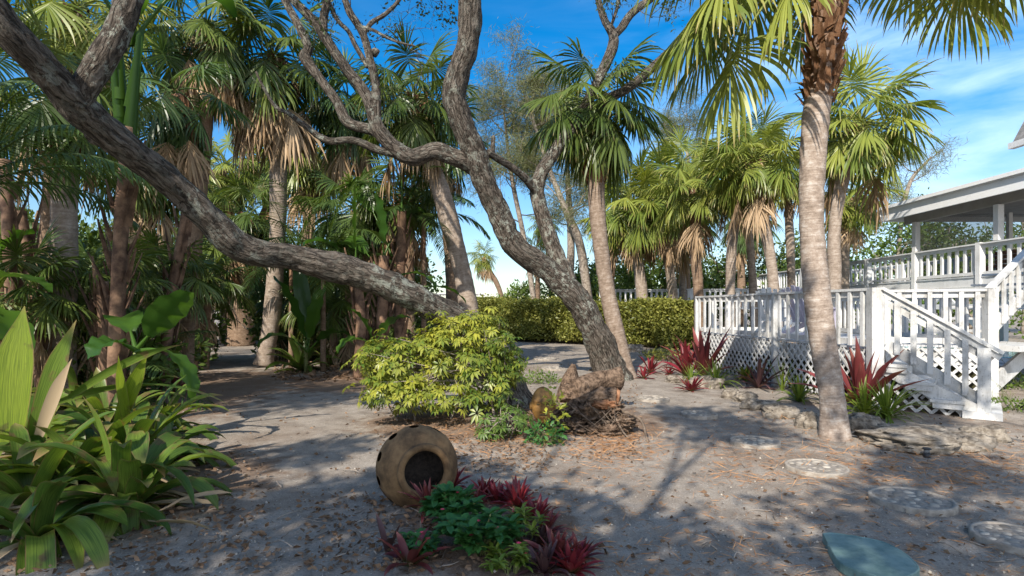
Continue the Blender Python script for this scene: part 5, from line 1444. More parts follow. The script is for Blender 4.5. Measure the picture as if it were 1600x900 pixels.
banana('banana plant low in the thicket below the crooked oak limb', (585, 11.5), [(585, 540, 560, 470, 11.5, -.2, 0.45, 0.2, 0.5, 0.2), (585, 540, 620, 470, 11.5, -.1, 0.45, 0.2, 0.6, 0.1), (585, 540, 530, 500, 11.3, -.4, 0.4, 0.25, 0.9, 0.1), (586, 540, 650, 500, 11.3, -.4, 0.4, 0.25, 0.9, 0.2)], 314)

def feather(label, base, n, L, lf, seed, el=(70, 20), g=0.9, mat='feather', name='feather_palm', azr=None, hang=0.6, stem_h=0.0):
    """base (px, py or None, Y)"""
    rg = np.random.default_rng(seed); px, py, Y = base
    c = np.array([(px - 800) / F * Y, Y, 0.0]); top = c.copy() if py is None else P(px, py, Y)
    t = thing(name, label, 'palm tree', c, 'feather leaved palms in the thicket')
    if py is not None:
        mb = MB(); tube(mb, smooth_path([c - Z * 0.05, (c + top) / 2, top], 10), np.linspace(0.07, 0.05, 10), 9, rough=0.05); mb.build('trunk', M['palm_b'], t)
    for i in range(n):
        az = (i * 2.39996 + rg.normal(0, .2)) if azr is None else azr[0] + (azr[1] - azr[0]) * (i + 0.5) / n
        e = math.radians(el[0] + (el[1] - el[0]) * (i + .5) / n)
        mb = MB(); feather_frond(mb, top, (math.cos(az) * math.cos(e), math.sin(az) * math.cos(e), math.sin(e)), L * rg.uniform(.8, 1.15), lf, g, rg, 40, hang); mb.build('frond', M[mat], t)
    return t
feather('feather palm whose long arching frond hangs over the near left trunk from the left edge', (-70, 300, 6.2), 6, 2.2, 0.42, 321, (60, 25), 1.3, azr=(-0.9, 1.0), hang=1.0)
feather('feather palm filling the shade behind the low oak limb', (505, 400, 13.5), 11, 2.6, 0.5, 322, (80, 5), 1.5)
feather('feather palm with drooping fronds left of the bird of paradise clump', (455, 420, 14.5), 10, 2.4, 0.5, 323, (80, 5), 1.5)
feather('low feather palm in the dark understory at left behind the near palm', (140, None, 9.0), 10, 2.2, 0.45, 324, (75, 20), 1.2)
feather('feather palm beside the leaning palm with blackish hanging fronds', (662, 340, 14.2), 12, 1.9, 0.45, 325, (75, 0), 1.5)
feather('feather palm crowding the path behind the squat booted palm', (290, 440, 17), 10, 2.4, 0.5, 326, (80, 5), 1.4)

# understory shrubs
def under(label, px, Y, w, h, seed, n=1600, size=0.16, leaf='broad', aspect=0.5):
    rg = np.random.default_rng(seed); x = (px - 800) / F * Y
    t = thing('understory_shrub', label, 'shrub', (x, Y, 0), 'leafy shrubs filling the left thicket')
    mb = MB()
    for i in range(7):
        a = rg.uniform(0, 6.28); twigs(mb, (x + 0.1 * math.cos(a), Y + 0.1 * math.sin(a), -0.03), (math.cos(a) * 0.6, math.sin(a) * 0.5, 1), h * 0.8, 0.02, rg, 1, 0.2)
    mb.build('stems', M['twig'], t)
    mb = MB(); leafcloud(mb, (x, Y, h * 0.5), (w / 2, w / 2.6, h * 0.55), n, size, rg, 0.2, aspect, 0.4, zmin=0.04, down=0.3); mb.build('foliage', M[leaf], t)
for i, (lb, px, Y, w, h, lf) in enumerate([
    ('dark shrub at the foot of the near left palm', 60, 8.6, 2.2, 1.5, 'broad'), ('dark shrub behind the stalks at the left edge', -60, 9.5, 2.6, 2.2, 'broad'),
    ('shrub left of the banana leaf at the path side', 170, 9.2, 2.0, 1.4, 'broad_l'), ('leafy shrub on the left verge of the path', 245, 11.5, 1.8, 1.3, 'broad'),
    ('shrub at the left verge where the path bends', 285, 16, 2.2, 1.5, 'broad_l'), ('shrub at the end of the path', 420, 27, 3.5, 1.6, 'broad_l'),
    ('dark shrub behind the green rosette under the low oak limb', 500, 16.5, 2.0, 1.3, 'broad'), ('dark shrub below the bird of paradise clump', 560, 16.5, 2.2, 1.6, 'broad'),
    ('shrub behind the top of the yellow shrub', 640, 15.5, 2.2, 1.3, 'broad'), ('dark shrub left of the leaning palm foot', 690, 17, 1.8, 1.1, 'broad_l'),
    ('tall dark shrub filling the gap behind the tall palm', 455, 17, 2.6, 2.6, 'broad'), ('tall dark shrub in the heart of the thicket', 545, 18, 3.0, 3.2, 'broad'),
    ('tall shrub behind the brown stalks at left', 130, 13, 3.0, 3.4, 'broad'), ('tall dark shrub left of the path behind the stalks', 240, 15, 2.6, 3.0, 'broad'), ('tall shrub behind the right side of the thicket', 620, 20, 2.6, 2.8, 'broad')]):
    under(lb, px, Y, w, h, 340 + i, int(1500 * max(1, w * h / 3)), 0.17, lf)

# fallen dead frond
t = thing('fallen_frond', 'fallen brown feather frond drooping beside the green rosette', 'palm frond', G(525, 575))
mb = MB(); rg = np.random.default_rng(350); feather_frond(mb, G(530, 578) + Z * 0.05, (-0.25, -0.1, 0.9), 1.0, 0.36, 0.9, rg, 26, 1.1); feather_frond(mb, G(545, 575) + Z * 0.05, (0.5, -0.4, 0.5), 0.9, 0.34, 1.2, rg, 22, 1.1); mb.build('leaflets', M['dead'], t)
brom('mound of dead brown leaves and fronds under the low oak limb', 560, 575, 34, 0.7, 0.05, 351, 'dead', None, (60, 0), (0.4, 1.6), name='dead_leaf_mound', cat='leaf litter')

# ================================================================== BED BY THE DECK
grp = 'red bromeliads in the beds'
brom('tall red bromeliad with upright leaves at the front corner of the deck', 1100, 592, 22, 1.2, 0.11, 401, 'brom_rg', grp, (86, 40), (0.05, 0.6))
brom('upright crimson bromeliad just behind the one at the deck corner', 1072, 588, 18, 1.0, 0.10, 402, 'brom_r', grp, (80, 35), (0.1, 0.7))
brom('wine red bromeliad with broad upright leaves right of the near palm trunk', 1345, 640, 22, 1.05, 0.125, 403, 'brom_rg', grp, (86, 35), (0.05, 0.6))
brom('small scarlet bromeliad among the rocks left of the deck corner', 1016, 582, 22, 0.55, 0.055, 404, 'brom_r', grp, (75, 10), (0.2, 0.9))
brom('scarlet bromeliad hugging the foot of the slender palm', 1006, 592, 16, 0.36, 0.05, 405, 'brom_r', grp, (75, 10), (0.2, 0.9))
brom('low bright red bromeliad beside the edging rocks', 1080, 612, 26, 0.36, 0.05, 406, 'brom_r', grp, (70, 5), (0.2, 0.8))
brom('tiny pinkish red bromeliad left of the edging rocks', 1046, 584, 18, 0.28, 0.04, 407, 'brom_r', grp, (70, 5), (0.2, 0.8))
brom('dark red bromeliad with yellow green outer leaves before the lattice', 1185, 606, 20, 0.75, 0.07, 408, 'purple', grp, (80, 15), (0.2, 0.9))
brom('purple red spiky bromeliad by the hedge behind the yellow shrub', 856, 531, 22, 1.25, 0.13, 409, 'brom_rg', grp, (85, 25), (0.05, 0.5))
brom('low wine bromeliad at the hedge foot, left of the purple spiky one', 838, 529, 16, 0.7, 0.10, 410, 'purple', grp, (75, 15), (0.2, 0.8))
grp = 'grassy strap tufts in the beds'
def tuft(label, px, py, n, L, W, seed, m_='tuft', el=(85, 20)): brom(label, px, py, n, L, W, seed, m_, grp, el, (0.5, 2.0), name='strap_tuft', cat='plant', k=8)
tuft('bright spidery tuft below the red bromeliad at the deck corner', 1118, 604, 85, 0.62, 0.020, 421)
tuft('grassy tuft at the left side of the red deck corner bromeliad', 1080, 598, 45, 0.48, 0.020, 422)
tuft('upright strap tuft left of the near palm trunk', 1248, 628, 40, 0.52, 0.034, 423)
tuft('bright green fountain tuft at the right foot of the near palm trunk', 1385, 655, 90, 0.62, 0.026, 424)
tuft('strap tuft close against the right side of the near palm trunk', 1350, 650, 50, 0.6, 0.028, 425)
tuft('yellow green leafy tuft before the lattice', 1165, 594, 30, 0.42, 0.05, 426, 'schef')
tuft('thin upright reedy stems beside the middle deck post', 1222, 610, 12, 0.75, 0.022, 427, 'tuft', (88, 60))
tuft('small green tuft by the hedge foot left of the oak', 812, 532, 26, 0.45, 0.05, 428, 'small_g')
tuft('small green tuft by the hedge foot beside the oak trunk', 896, 534, 26, 0.5, 0.05, 429, 'small_g')
t = thing('bromeliad', 'plant with one long yellow green leaf angled over the lattice', 'plant', G(1180, 598), 'red bromeliads in the beds')
mb = MB(); c = G(1180, 598); bend_strip(mb, c, P(1216, 552, c[1]) - c + Z * .1, 0.75, 0.09, 8, 0.25, 0.25, strapw, 0.3, 0.9); mb.build('long_leaf', M['brom_lit'], t)
rg = np.random.default_rng(431)
mb = MB(); rosette(mb, c, 8, 0.4, 0.05, rg, (60, 10), (0.3, 1.0)); mb.build('leaves', M['brom_o'], t)
# low greens
def low_shrub(label, px, py, r, h, n, seed, leaf, size=0.05, grp='low leafy plants and weeds'):
    rg = np.random.default_rng(seed); c = G(px, py); t = thing('low_plant', label, 'plant', c, grp)
    mb = MB(); leafcloud(mb, c + Z * h * .5, (r, r * .8, h * .6), n, size, rg, .2, .5, .4, zmin=0.01); mb.build('foliage', M[leaf], t)
    mb = MB()
    for i in range(9): twigs(mb, c - Z * .02, (rg.normal(0, .7), rg.normal(0, .5), .7), r * .9, .005, rg, 1, .1)
    mb.build('stems', M['stem'], t)
low_shrub('leafy weeds behind the rocks between the oak foot and the deck', 1035, 562, 0.6, 0.3, 900, 440, 'hedge', 0.07)
low_shrub('small purple leaved plant among the rocks right of the oak foot', 1058, 572, 0.35, 0.25, 400, 441, 'purple', 0.06)
low_shrub('weeds in the shade right of the steps', 1590, 605, 1.0, 0.22, 900, 442, 'broad_l', 0.07)
low_shrub('sparse weeds by the paving right of the steps', 1585, 640, 0.5, 0.15, 350, 443, 'broad_l', 0.06)
low_shrub('little green weeds at the foot of the ochre carved face', 850, 696, 0.24, 0.2, 220, 444, 'small_g', 0.06)
low_shrub('tall yellow sprig hanging in front of the brow of the carved face', 866, 696, 0.12, 0.62, 110, 445, 'schef', 0.07)
low_shrub('small green weeds by the broken tree stub', 842, 598, 0.45, 0.2, 400, 446, 'broad_l', 0.06)

# rocks
rock('long pale coral ledge at the foot of the steps', 1430, 692, 185, 46, 501, dep=0.45)
rock('tawny coral rock right of the long ledge', 1505, 697, 92, 46, 502)
rock('pale coral rock tucked under the bottom step', 1540, 686, 74, 46, 503)
rock('rock against the right foot of the near palm trunk', 1352, 672, 66, 50, 504)
rock('squarish rock against the left foot of the near palm trunk', 1264, 668, 40, 48, 505)
rock('low rock left of the palm trunk under the strap tuft', 1222, 652, 66, 34, 506)
rock('flat rock in front of the middle deck post', 1186, 640, 60, 30, 507)
rock('dark weathered rock in the middle of the edging row', 1166, 628, 44, 30, 508)
rock('tan rounded rock left of the dark weathered one', 1142, 622, 36, 26, 509)
rock('rock behind the low bright red bromeliad', 1104, 606, 56, 34, 510)
rock('small rock between the red bromeliads left in the edging row', 1056, 598, 34, 22, 511)
rock('pale rock at the hedge foot right of the slender palm', 992, 549, 46, 22, 512)
rock('grey rock at the hedge foot nearer the deck', 1032, 556, 40, 22, 513)
rock('small stone lying left of the oak foot', 930, 580, 22, 12, 514)
rock('low stone between the rocks under the deck bed', 1122, 600, 40, 26, 515)

# ================================================================== STEPPING STONES
def stepping(label, px, py, w, seed):
    rg = np.random.default_rng(seed); c = G(px, py); r = w / F * c[1] / 2
    t = thing('stepping_stone', label, 'stepping stone', c, 'round pebble stepping stones')
    mb = MB(); k = 48; prof = [(1.0, -0.03), (1.0, 0.036), (0.985, 0.044), (0.91, 0.044), (0.89, 0.034), (0.0, 0.034)]
    V = []
    for (a, z) in prof:
        for j in range(k):
            th = 2 * math.pi * j / k; wob = 1 + 0.012 * math.sin(3 * th + seed)
            V.append(c + np.array([math.cos(th) * a * r * wob, math.sin(th) * a * r * wob, z]))
    i0 = np.arange(3)[:, None] * k; j0 = np.arange(k)[None]
    q = np.stack([i0 + j0, i0 + (j0 + 1) % k, i0 + k + (j0 + 1) % k, i0 + k + j0], -1).reshape(-1, 4)
    i1 = np.array([[3 * k]])
    q2 = np.stack([i1 + j0, i1 + (j0 + 1) % k, i1 + k + (j0 + 1) % k, i1 + k + j0], -1).reshape(-1, 4)
    mb.add(V[:5 * k], [q, q2]); mb.build('rim', M['rim'], t)
    mb = MB(); V2 = np.array(V[4 * k:5 * k]); mb.add(np.vstack([V2, c + Z * 0.034]), [np.stack([np.arange(k), (np.arange(k) + 1) % k, np.full(k, k)], -1)]); mb.build('bed', M['mosaic'], t)
    mb = MB(); placed = []
    for tr in range(700):
        a = rg.uniform(0, 6.28); rr = math.sqrt(rg.uniform()) * r * 0.80; s = rg.uniform(0.018, 0.042) * r / 0.25
        p = np.array([rr * math.cos(a), rr * math.sin(a)])
        if any(np.hypot(*(p - o)) < s + os_ for o, os_ in placed): continue
        placed.append((p, s))
        ng, nh = 9, 3; V = []
        el_ = rg.uniform(0.65, 1.0); ro = rg.uniform(0, 3.1)
        for h in range(nh):
            ph = h / nh * math.pi / 2
            for g_ in range(ng):
                th = 2 * math.pi * g_ / ng; x, y = math.cos(th) * s * math.cos(ph), math.sin(th) * s * math.cos(ph) * el_
                V.append([c[0] + p[0] + x * math.cos(ro) - y * math.sin(ro), c[1] + p[1] + x * math.sin(ro) + y * math.cos(ro), c[2] + 0.033 + s * 0.30 * math.sin(ph)])
        V.append([c[0] + p[0], c[1] + p[1], c[2] + 0.033 + s * 0.30])
        i0 = np.arange(nh - 1)[:, None] * ng; j0 = np.arange(ng)[None]
        q = np.stack([i0 + j0, i0 + (j0 + 1) % ng, i0 + ng + (j0 + 1) % ng, i0 + ng + j0], -1).reshape(-1, 4)
        b0 = (nh - 1) * ng
        U = np.zeros((len(V), 3)); U[:, 1] = rg.uniform()
        mb.add(V, [q, np.stack([b0 + np.arange(ng), b0 + (np.arange(ng) + 1) % ng, np.full(ng, nh * ng)], -1)], U)
    mb.build('pebble_mosaic', M['pebble'], t)
stepping('round pebble stepping stone at the right edge, in full sun', 1590, 848, 122, 601)
stepping('pebble stepping stone half in shade above the teal slab', 1424, 786, 116, 602)
stepping('sunlit pebble stepping stone right in front of the near palm', 1276, 736, 90, 603)
stepping('pebble stepping stone left of the near palm foot', 1180, 694, 74, 604)
stepping('pebble stepping stone between the stump and the edging rocks', 1092, 651, 56, 605)
stepping('pebble stepping stone just right of the stump', 1020, 627, 50, 606)
stepping('faint stepping stone in the path behind the yellow shrub', 868, 577, 44, 607)
stepping('farther faint stepping stone behind the yellow shrub', 852, 562, 36, 608)

# teal leaf-shaped slab
c = G(1362, 876)
t = thing('garden_slab', 'teal leaf shaped slab with raised edge lying on the sand', 'slab', c)
out = [P_ for P_ in [(1285, 846), (1300, 845), (1335, 850), (1375, 858), (1402, 870), (1424, 886), (1437, 903), (1420, 915), (1385, 918), (1345, 908), (1312, 893), (1298, 872)]]
gp = np.array([G(a, b)[:2] for a, b in out]); cen = gp.mean(0)
q = smooth_path(np.vstack([gp, gp[:1]]), 49)[:-1]; k = len(q)
V = []
for sc, z in ((1.0, 0.0), (1.0, 0.050), (0.985, 0.056), (0.965, 0.056), (0.955, 0.053)):
    for p in q: V.append(np.append(cen + (p - cen) * sc, c[2] + z))
V.append(np.append(cen, c[2] + 0.053))
i0 = np.arange(4)[:, None] * k; j0 = np.arange(k)[None]
qq = np.stack([i0 + j0, i0 + (j0 + 1) % k, i0 + k + (j0 + 1) % k, i0 + k + j0], -1).reshape(-1, 4)
mb = MB(); mb.add(V, [qq, np.stack([4 * k + np.arange(k), 4 * k + (np.arange(k) + 1) % k, np.full(k, 5 * k)], -1)]); mb.build('slab_body', M['teal'], t, smooth=False)
mb = MB(); p0 = G(1304, 866) ; kr = smooth_path([p0 + np.array([.035 * math.cos(a), .035 * math.sin(a), 0.053]) for a in np.linspace(0, 6.28, 9)], 24); tube(mb, kr, 0.006, 6); mb.build('ring_mark', M['teal'], t)

# ================================================================== CLAY POT ON ITS SIDE
c = np.array([P(652, 730, 4.40)[0], 4.40, 0.0]); Rp = 0.315
c[2] = gz(c[0], c[1]) + Rp * 0.86
axp = unit(np.array([0.36, -0.90, 0.10]))
e1 = unit(np.cross(axp, Z)); e2 = np.cross(e1, axp)
prof = []
for a in np.linspace(-90, 57, 26): prof.append((Rp * math.cos(math.radians(a)), Rp * 0.84 * math.sin(math.radians(a))))
rn = prof[-1][0]; hn_ = prof[-1][1]
prof += [(rn + 0.018, hn_ + 0.004), (rn + 0.030, hn_ + 0.020), (rn + 0.024, hn_ + 0.040), (rn + 0.002, hn_ + 0.046), (rn - 0.020, hn_ + 0.036), (rn - 0.026, hn_ + 0.016)]
for a in np.linspace(53, -90, 22): prof.append((max(0.0, (Rp - 0.032) * math.cos(math.radians(a))), (Rp - 0.032) * 0.84 * math.sin(math.radians(a))))
k = 64; V = []
for (r_, h_) in prof:
    for j in range(k):
        th = 2 * math.pi * j / k
        V.append(c + axp * h_ + (e1 * math.cos(th) + e2 * math.sin(th)) * max(r_, 1e-4))
i0 = np.arange(len(prof) - 1)[:, None] * k; j0 = np.arange(k)[None]
qf = np.stack([i0 + j0, i0 + (j0 + 1) % k, i0 + k + (j0 + 1) % k, i0 + k + j0], -1).reshape(-1, 4)
pot = thing('clay_pot', 'big round strawberry style clay pot with holes lying on its side, spilling red bromeliads', 'pot', (c[0], c[1], 0.02))
mb = MB(); mb.add(V, [qf]); body = mb.build('body', M['clay'], pot)
cut = MB()
hole_dirs = []
for i in range(11):
    th = math.radians(20 + i * 32.7); d = unit(e1 * math.cos(th) + e2 * math.sin(th) + axp * 0.10)
    a1 = unit(np.cross(d, axp)); a2 = np.cross(d, a1); hole_dirs.append(d)
    ks = 20; V = []
    for s_ in (0.6, 1.5):
        for j in range(ks):
            t_ = 2 * math.pi * j / ks; V.append(c + d * Rp * s_ + (a1 * math.cos(t_) * 0.038 + a2 * math.sin(t_) * 0.038))
    jj = np.arange(ks)
    cut.add(V, [np.stack([jj, (jj + 1) % ks, ks + (jj + 1) % ks, ks + jj], -1), np.arange(ks)[::-1][None], (np.arange(ks) + ks)[None]])
cutter = cut.build('cutter', M['soil'], pot)
md = body.modifiers.new("holes", 'BOOLEAN'); md.operation = 'DIFFERENCE'; md.object = cutter; md.solver = 'EXACT'
bpy.context.view_layer.update()
dg = bpy.context.evaluated_depsgraph_get()
nm = bpy.data.meshes.new_from_object(body.evaluated_get(dg))
body.modifiers.clear()
if len(nm.polygons) > 500: body.data = nm
bpy.data.objects.remove(cutter, do_unlink=True)
while len(body.data.materials) > 1: body.data.materials.pop()
# soil filling the lower part
mb = MB(); V = [c + axp * (hn_ - 0.15)]; ks = 40
for rr in (0.4, 0.75, 1.0):
    for j in range(ks):
        th = 2 * math.pi * j / ks; r_ = rr * 0.20
        V.append(c + axp * (hn_ - 0.15 + 0.02 * math.sin(3 * th + rr * 5)) + (e1 * math.cos(th) + e2 * math.sin(th)) * r_)
jj = np.arange(ks)
mb.add(V, [np.stack([np.zeros(ks, int), 1 + jj, 1 + (jj + 1) % ks], -1)] + [np.stack([1 + b * ks + jj, 1 + (b + 1) * ks + jj, 1 + (b + 1) * ks + (jj + 1) % ks, 1 + b * ks + (jj + 1) % ks], -1) for b in (0, 1)])
mb.build('soil', M['soil'], pot)

# red bromeliads by the pot
grp = 'small dark red bromeliads round the clay pot'
def redb(label, px, py, L, n, seed, mat='brom_r', dz=0.0, W=0.030, Y=None): brom(label, px, py, n, L, W, seed, mat, grp, (80, 12), (0.15, 0.8), k=6, dz=dz, Y=Y)
redb('small reddish bromeliad growing out of the mouth of the clay pot', 668, 765, 0.21, 30, 701, 'brom_rg', 0.08, 0.028, 3.98)
redb('dark red bromeliad at the right lip of the clay pot', 706, 772, 0.20, 30, 702, 'brom_r', 0.04)
redb('crimson bromeliad right of the pot, first of three in a row', 757, 782, 0.17, 26, 703, 'brom_r')
redb('crimson bromeliad right of the pot, middle of three in a row', 777, 794, 0.17, 26, 704, 'brom_r')
redb('fullest crimson bromeliad right of the pot, end of the row of three', 808, 802, 0.22, 44, 705, 'brom_r')
redb('dark red bromeliad behind the fullest crimson one', 806, 784, 0.17, 26, 706, 'brom_r')
redb('shiny wine red bromeliad at the lower right of the front bed', 868, 880, 0.22, 32, 707, 'brom_rg', 0, 0.034)
redb('red bromeliad at the bottom edge of the front bed, far right', 893, 896, 0.20, 26, 708, 'brom_r', 0, 0.034)
redb('low wine bromeliad between the pink flowered plants and the shiny one', 845, 858, 0.18, 24, 709, 'purple', 0, 0.03)
redb('small wine bromeliad squeezed between the pot lip and the first green plant', 690, 790, 0.17, 28, 713, 'brom_rg')
redb('crimson bromeliad at the right edge of the bed below the row of three', 838, 822, 0.19, 30, 714, 'brom_r')
redb('dull red bromeliad between the row of three and the first green plant', 742, 798, 0.16, 26, 715, 'brom_rg')
redb('red bromeliad between the fullest crimson one and the shiny wine one', 852, 842, 0.18, 28, 716, 'brom_rg')
redb('wine bromeliad on the far right corner of the front bed, low on the sand', 905, 878, 0.18, 26, 717, 'brom_rg')
redb('dark bromeliad at the bottom edge of the bed under the shiny wine one', 850, 898, 0.20, 28, 718, 'purple', 0, 0.034)
brom('green and bronze bromeliad at the bottom of the front bed left of the flowers', 640, 890, 12, 0.26, 0.055, 710, 'brom_rg', None, (70, 15), (0.2, 0.9))
brom('single dark bronze blade standing at the left of the front bed', 606, 868, 3, 0.22, 0.045, 711, 'purple', None, (75, 60), (0.1, 0.4))

# flowering milkbush plants
def milkbush(label, px, py, n, r, h, seed, size=0.055, leaf='small_g', flowers=3, aspect=0.62):
    rg = np.random.default_rng(seed); c = G(px, py)
    t = thing('flowering_plant', label, 'plant', c, 'pink flowered plants in the front bed')
    heads = []
    mb = MB()
    for i in range(n):
        a = rg.uniform(0, 6.28); rr = r * math.sqrt(rg.uniform()); tip = c + np.array([rr * math.cos(a), rr * math.sin(a) * .8, h * rg.uniform(.55, 1.1) * (1 - .3 * rr / r)])
        tube(mb, smooth_path([c + np.array([rr * .3 * math.cos(a), rr * .3 * math.sin(a), -.01]), (c + tip) / 2 + rg.normal(0, .015, 3), tip], 6), 0.005, 5, cap=False); heads.append(tip)
    mb.build('stems', M['stem'], t)
    mb = MB()
    for tip in heads:
        uy = rg.uniform()
        for j in range(11):
            a = j * 2.4 + rg.uniform(0, 1); e = math.radians(rg.uniform(-5, 45)); d = np.array([math.cos(a) * math.cos(e), math.sin(a) * math.cos(e), math.sin(e)])
            bend_strip(mb, tip - Z * 0.018 * (j // 4), d, size * rg.uniform(.8, 1.3), size * aspect, 4, 0.5, 0.2, lambda x: max(0.06, math.sin(math.pi * min(1, (x * .92 + .06))) ** 0.7), 0, uy)
    mb.build('leaves', M[leaf], t)
    for i in rg.choice(len(heads), flowers, replace=False):
        mb = MB(); p = heads[i] + Z * 0.03
        for j in range(5):
            a = j * 1.257; bend_strip(mb, p, (math.cos(a), math.sin(a), .5), 0.017, 0.014, 3, .2, 0.2, None, 0, .5)
        mb.build('flower', M['flower'], t)
milkbush('dark green flowering plant nearest the clay pot', 706, 832, 30, 0.19, 0.22, 721, 0.075, flowers=4)
milkbush('bushy dark green flowering plant in the middle of the front bed', 752, 872, 38, 0.23, 0.23, 722, 0.075, flowers=5)
milkbush('pale green flowering plant at the right of the front bed', 812, 858, 12, 0.13, 0.22, 723, 0.065, 'tuft', 2, 0.34)
milkbush('low flowering plant beside the bronze bromeliad', 655, 874, 16, 0.12, 0.12, 724, 0.05, 'small_g', 2)
milkbush('yellow green flowering plant at the bottom edge of the front bed', 800, 900, 14, 0.14, 0.14, 725, 0.06, 'tuft', 2, 0.4)

# ================================================================== STUMP, STUB, CARVED FACE, LAMP
def blob(mb, c, rad, seed, amp=0.25, fr=1.6, nu=36, nv=20, flat=None):
    V = []
    for i in range(nv + 1):
        th = math.pi * i / nv
        for j in range(nu):
            a = 2 * math.pi * j / nu; d = np.array([math.sin(th) * math.cos(a), math.sin(th) * math.sin(a), math.cos(th)])
            s = 1 + amp * noise.fractal((d[0] * fr + seed, d[1] * fr, d[2] * fr * 2.4), .45, 2.2, 6)
            V.append(c + d * np.array(rad) * s)
    i0 = np.arange(nv)[:, None] * nu; j0 = np.arange(nu)[None]
    mb.add(V, [np.stack([i0 + j0, i0 + nu + j0, i0 + nu + (j0 + 1) % nu, i0 + (j0 + 1) % nu], -1).reshape(-1, 4)])
c = G(935, 690); c[1] = 7.0; c[0] = (935 - 800) / F * 7.0
stp_ = thing('tree_stump', 'rotting grey stump with torn reddish end and hanging roots in front of the oak foot', 'stump', (c[0], c[1], 0))
mb = MB()
tube(mb, smooth_path([P(868, 650, 7.3), P(900, 632, 7.15), P(940, 622, 7.0), P(964, 622, 6.95)], 30), np.array([.06] * 8 + list(np.linspace(.07, .10, 14)) + [.10] * 8), 34, rough=0.45, freq=14, stretch=.5, seed=3.0, ridges=.9)
rb = np.random.default_rng(77)
for (px, py, Y, a, b_, c_, sd_) in ((925, 652, 7.0, .24, .2, .17, 2.1), (955, 640, 6.95, .13, .14, .13, 5.3), (890, 668, 6.9, .28, .22, .10, 7.7), (945, 676, 6.75, .22, .16, .09, 9.2), (905, 648, 7.1, .18, .15, .12, 11.1), (975, 660, 6.8, .12, .12, .07, 4.4)):
    blob(mb, P(px, py, Y), (a, b_, c_), sd_, 0.62, 3.0, 60, 38)
mb.build('wood', M['stump'], stp_)
mb = MB(); tube(mb, smooth_path([P(962, 622, 6.95), P(968, 623, 6.94)], 6), np.linspace(0.10, 0.08, 6), 22, rough=.35, freq=7, stretch=2, seed=9, ridges=.4); blob(mb, P(945, 632, 6.85), (.14, .08, .05), 4.2, .5); mb.build('torn_end', M['stumpend'], stp_)
mb = MB(); rg = np.random.default_rng(800)
for i in range(24):
    a = P(rg.uniform(890, 975), rg.uniform(630, 668), rg.uniform(6.72, 6.85)); b = a + np.array([rg.normal(0.05, .14), rg.normal(-.05, .06), -rg.uniform(.12, .34)]); b[2] = max(b[2], 0.01)
    tube(mb, smooth_path([a, (a + b) / 2 + rg.normal(0, .04, 3), b], 7), np.linspace(.007, .003, 7), 4, cap=False)
for (a, b, r) in (((968, 640, 6.85), (1012, 702, 6.3), .022), ((960, 650, 6.8), (985, 690, 6.4), .016), ((940, 660, 6.8), (1000, 652, 6.7), .02)):
    a, b = P(*a), P(*b); b[2] = max(.02, b[2]); tube(mb, smooth_path([a, (a + b) / 2 + rg.normal(0, .04, 3), b], 12), np.linspace(r, r * .5, 12), 7, rough=.2)
mb.build('roots', M['root'], stp_)
mb = MB(); tube(mb, smooth_path([P(900, 606, 7.9), P(940, 594, 8.1), P(968, 592, 8.2)], 16), np.linspace(.12, .15, 16), 18, rough=.3, freq=5, seed=6.0, ridges=.4)
for p_ in (P(900, 606, 7.9),): blob(mb, p_ - Z * .1, (.2, .18, .18), 5.5, .4)
tag(mb.build('fallen_log', M['stump'], None, loc=(P(935, 600, 8.0)[0], 8.0, 0)), 'short rotting log lying behind the stump against the slender palm foot', 'log')
# broken stub
sb = P(893, 600, 8.6)
mb = MB(); tube(mb, smooth_path([[sb[0] - .12, 8.6, -.05], [sb[0] - .05, 8.6, .22], [P(893, 580, 8.6)[0] - .02, 8.6, .40], [P(896, 566, 8.6)[0], 8.6, .66]], 20), np.array([.17] * 6 + list(np.linspace(.17, .14, 8)) + list(np.linspace(.13, .03, 6))), 20, rough=.22, freq=5, seed=12, ridges=.5)
tag(mb.build('tree_stub', M['stump'], None, loc=(sb[0], 8.6, 0)), 'pointed broken tree stub standing on the path left of the oak foot', 'stump')

# carved face
c = P(848, 633, 6.6)
msk = thing('carved_face', 'ochre carved wooden face half hidden by weeds left of the stump', 'carving', (c[0], c[1], 0))
mb = MB(); V = []; nu, nv = 40, 28
for i in range(nv + 1):
    th = math.pi * i / nv
    for j in range(nu):
        a = 2 * math.pi * j / nu; d = np.array([math.sin(th) * math.cos(a), math.sin(th) * math.sin(a), math.cos(th)])
        p = d * np.array([.135 * (1 - .12 * d[2] * -1 if d[2] < 0 else 1), .09, .215])
        if d[1] < 0:
            x, z = p[0], p[2]
            brow = .022 * math.exp(-((z - .055) / .022) ** 2) * (abs(x) < .11); nose = .045 * math.exp(-(x / .022) ** 2) * (-.06 < z < .06) * (1 - (z + .06) / .14 * .5)
            eye = -.020 * (math.exp(-(((abs(x) - .052) / .024) ** 2 + ((z - .022) / .016) ** 2))); mouth = -.018 * math.exp(-((x / .05) ** 2 + ((z + .10) / .013) ** 2)); lip = .012 * math.exp(-((x / .05) ** 2 + ((z + .125) / .012) ** 2))
            p[1] -= brow + nose + eye + mouth + lip
        V.append(c + p)
i0 = np.arange(nv)[:, None] * nu; j0 = np.arange(nu)[None]
mb.add(V, [np.stack([i0 + j0, i0 + nu + j0, i0 + nu + (j0 + 1) % nu, i0 + (j0 + 1) % nu], -1).reshape(-1, 4)]); mb.build('face', M['mask'], msk)
for s in (-1, 1):
    mb = MB(); blob(mb, c + np.array([s * .052, -.074, .022]), (.024, .010, .011), 3.3 + s, .1); mb.build('eye', M['maskdark'], msk)
mb = MB(); blob(mb, c + np.array([0, -.076, -.10]), (.045, .010, .010), 8.1, .1); mb.build('mouth', M['maskdark'], msk)
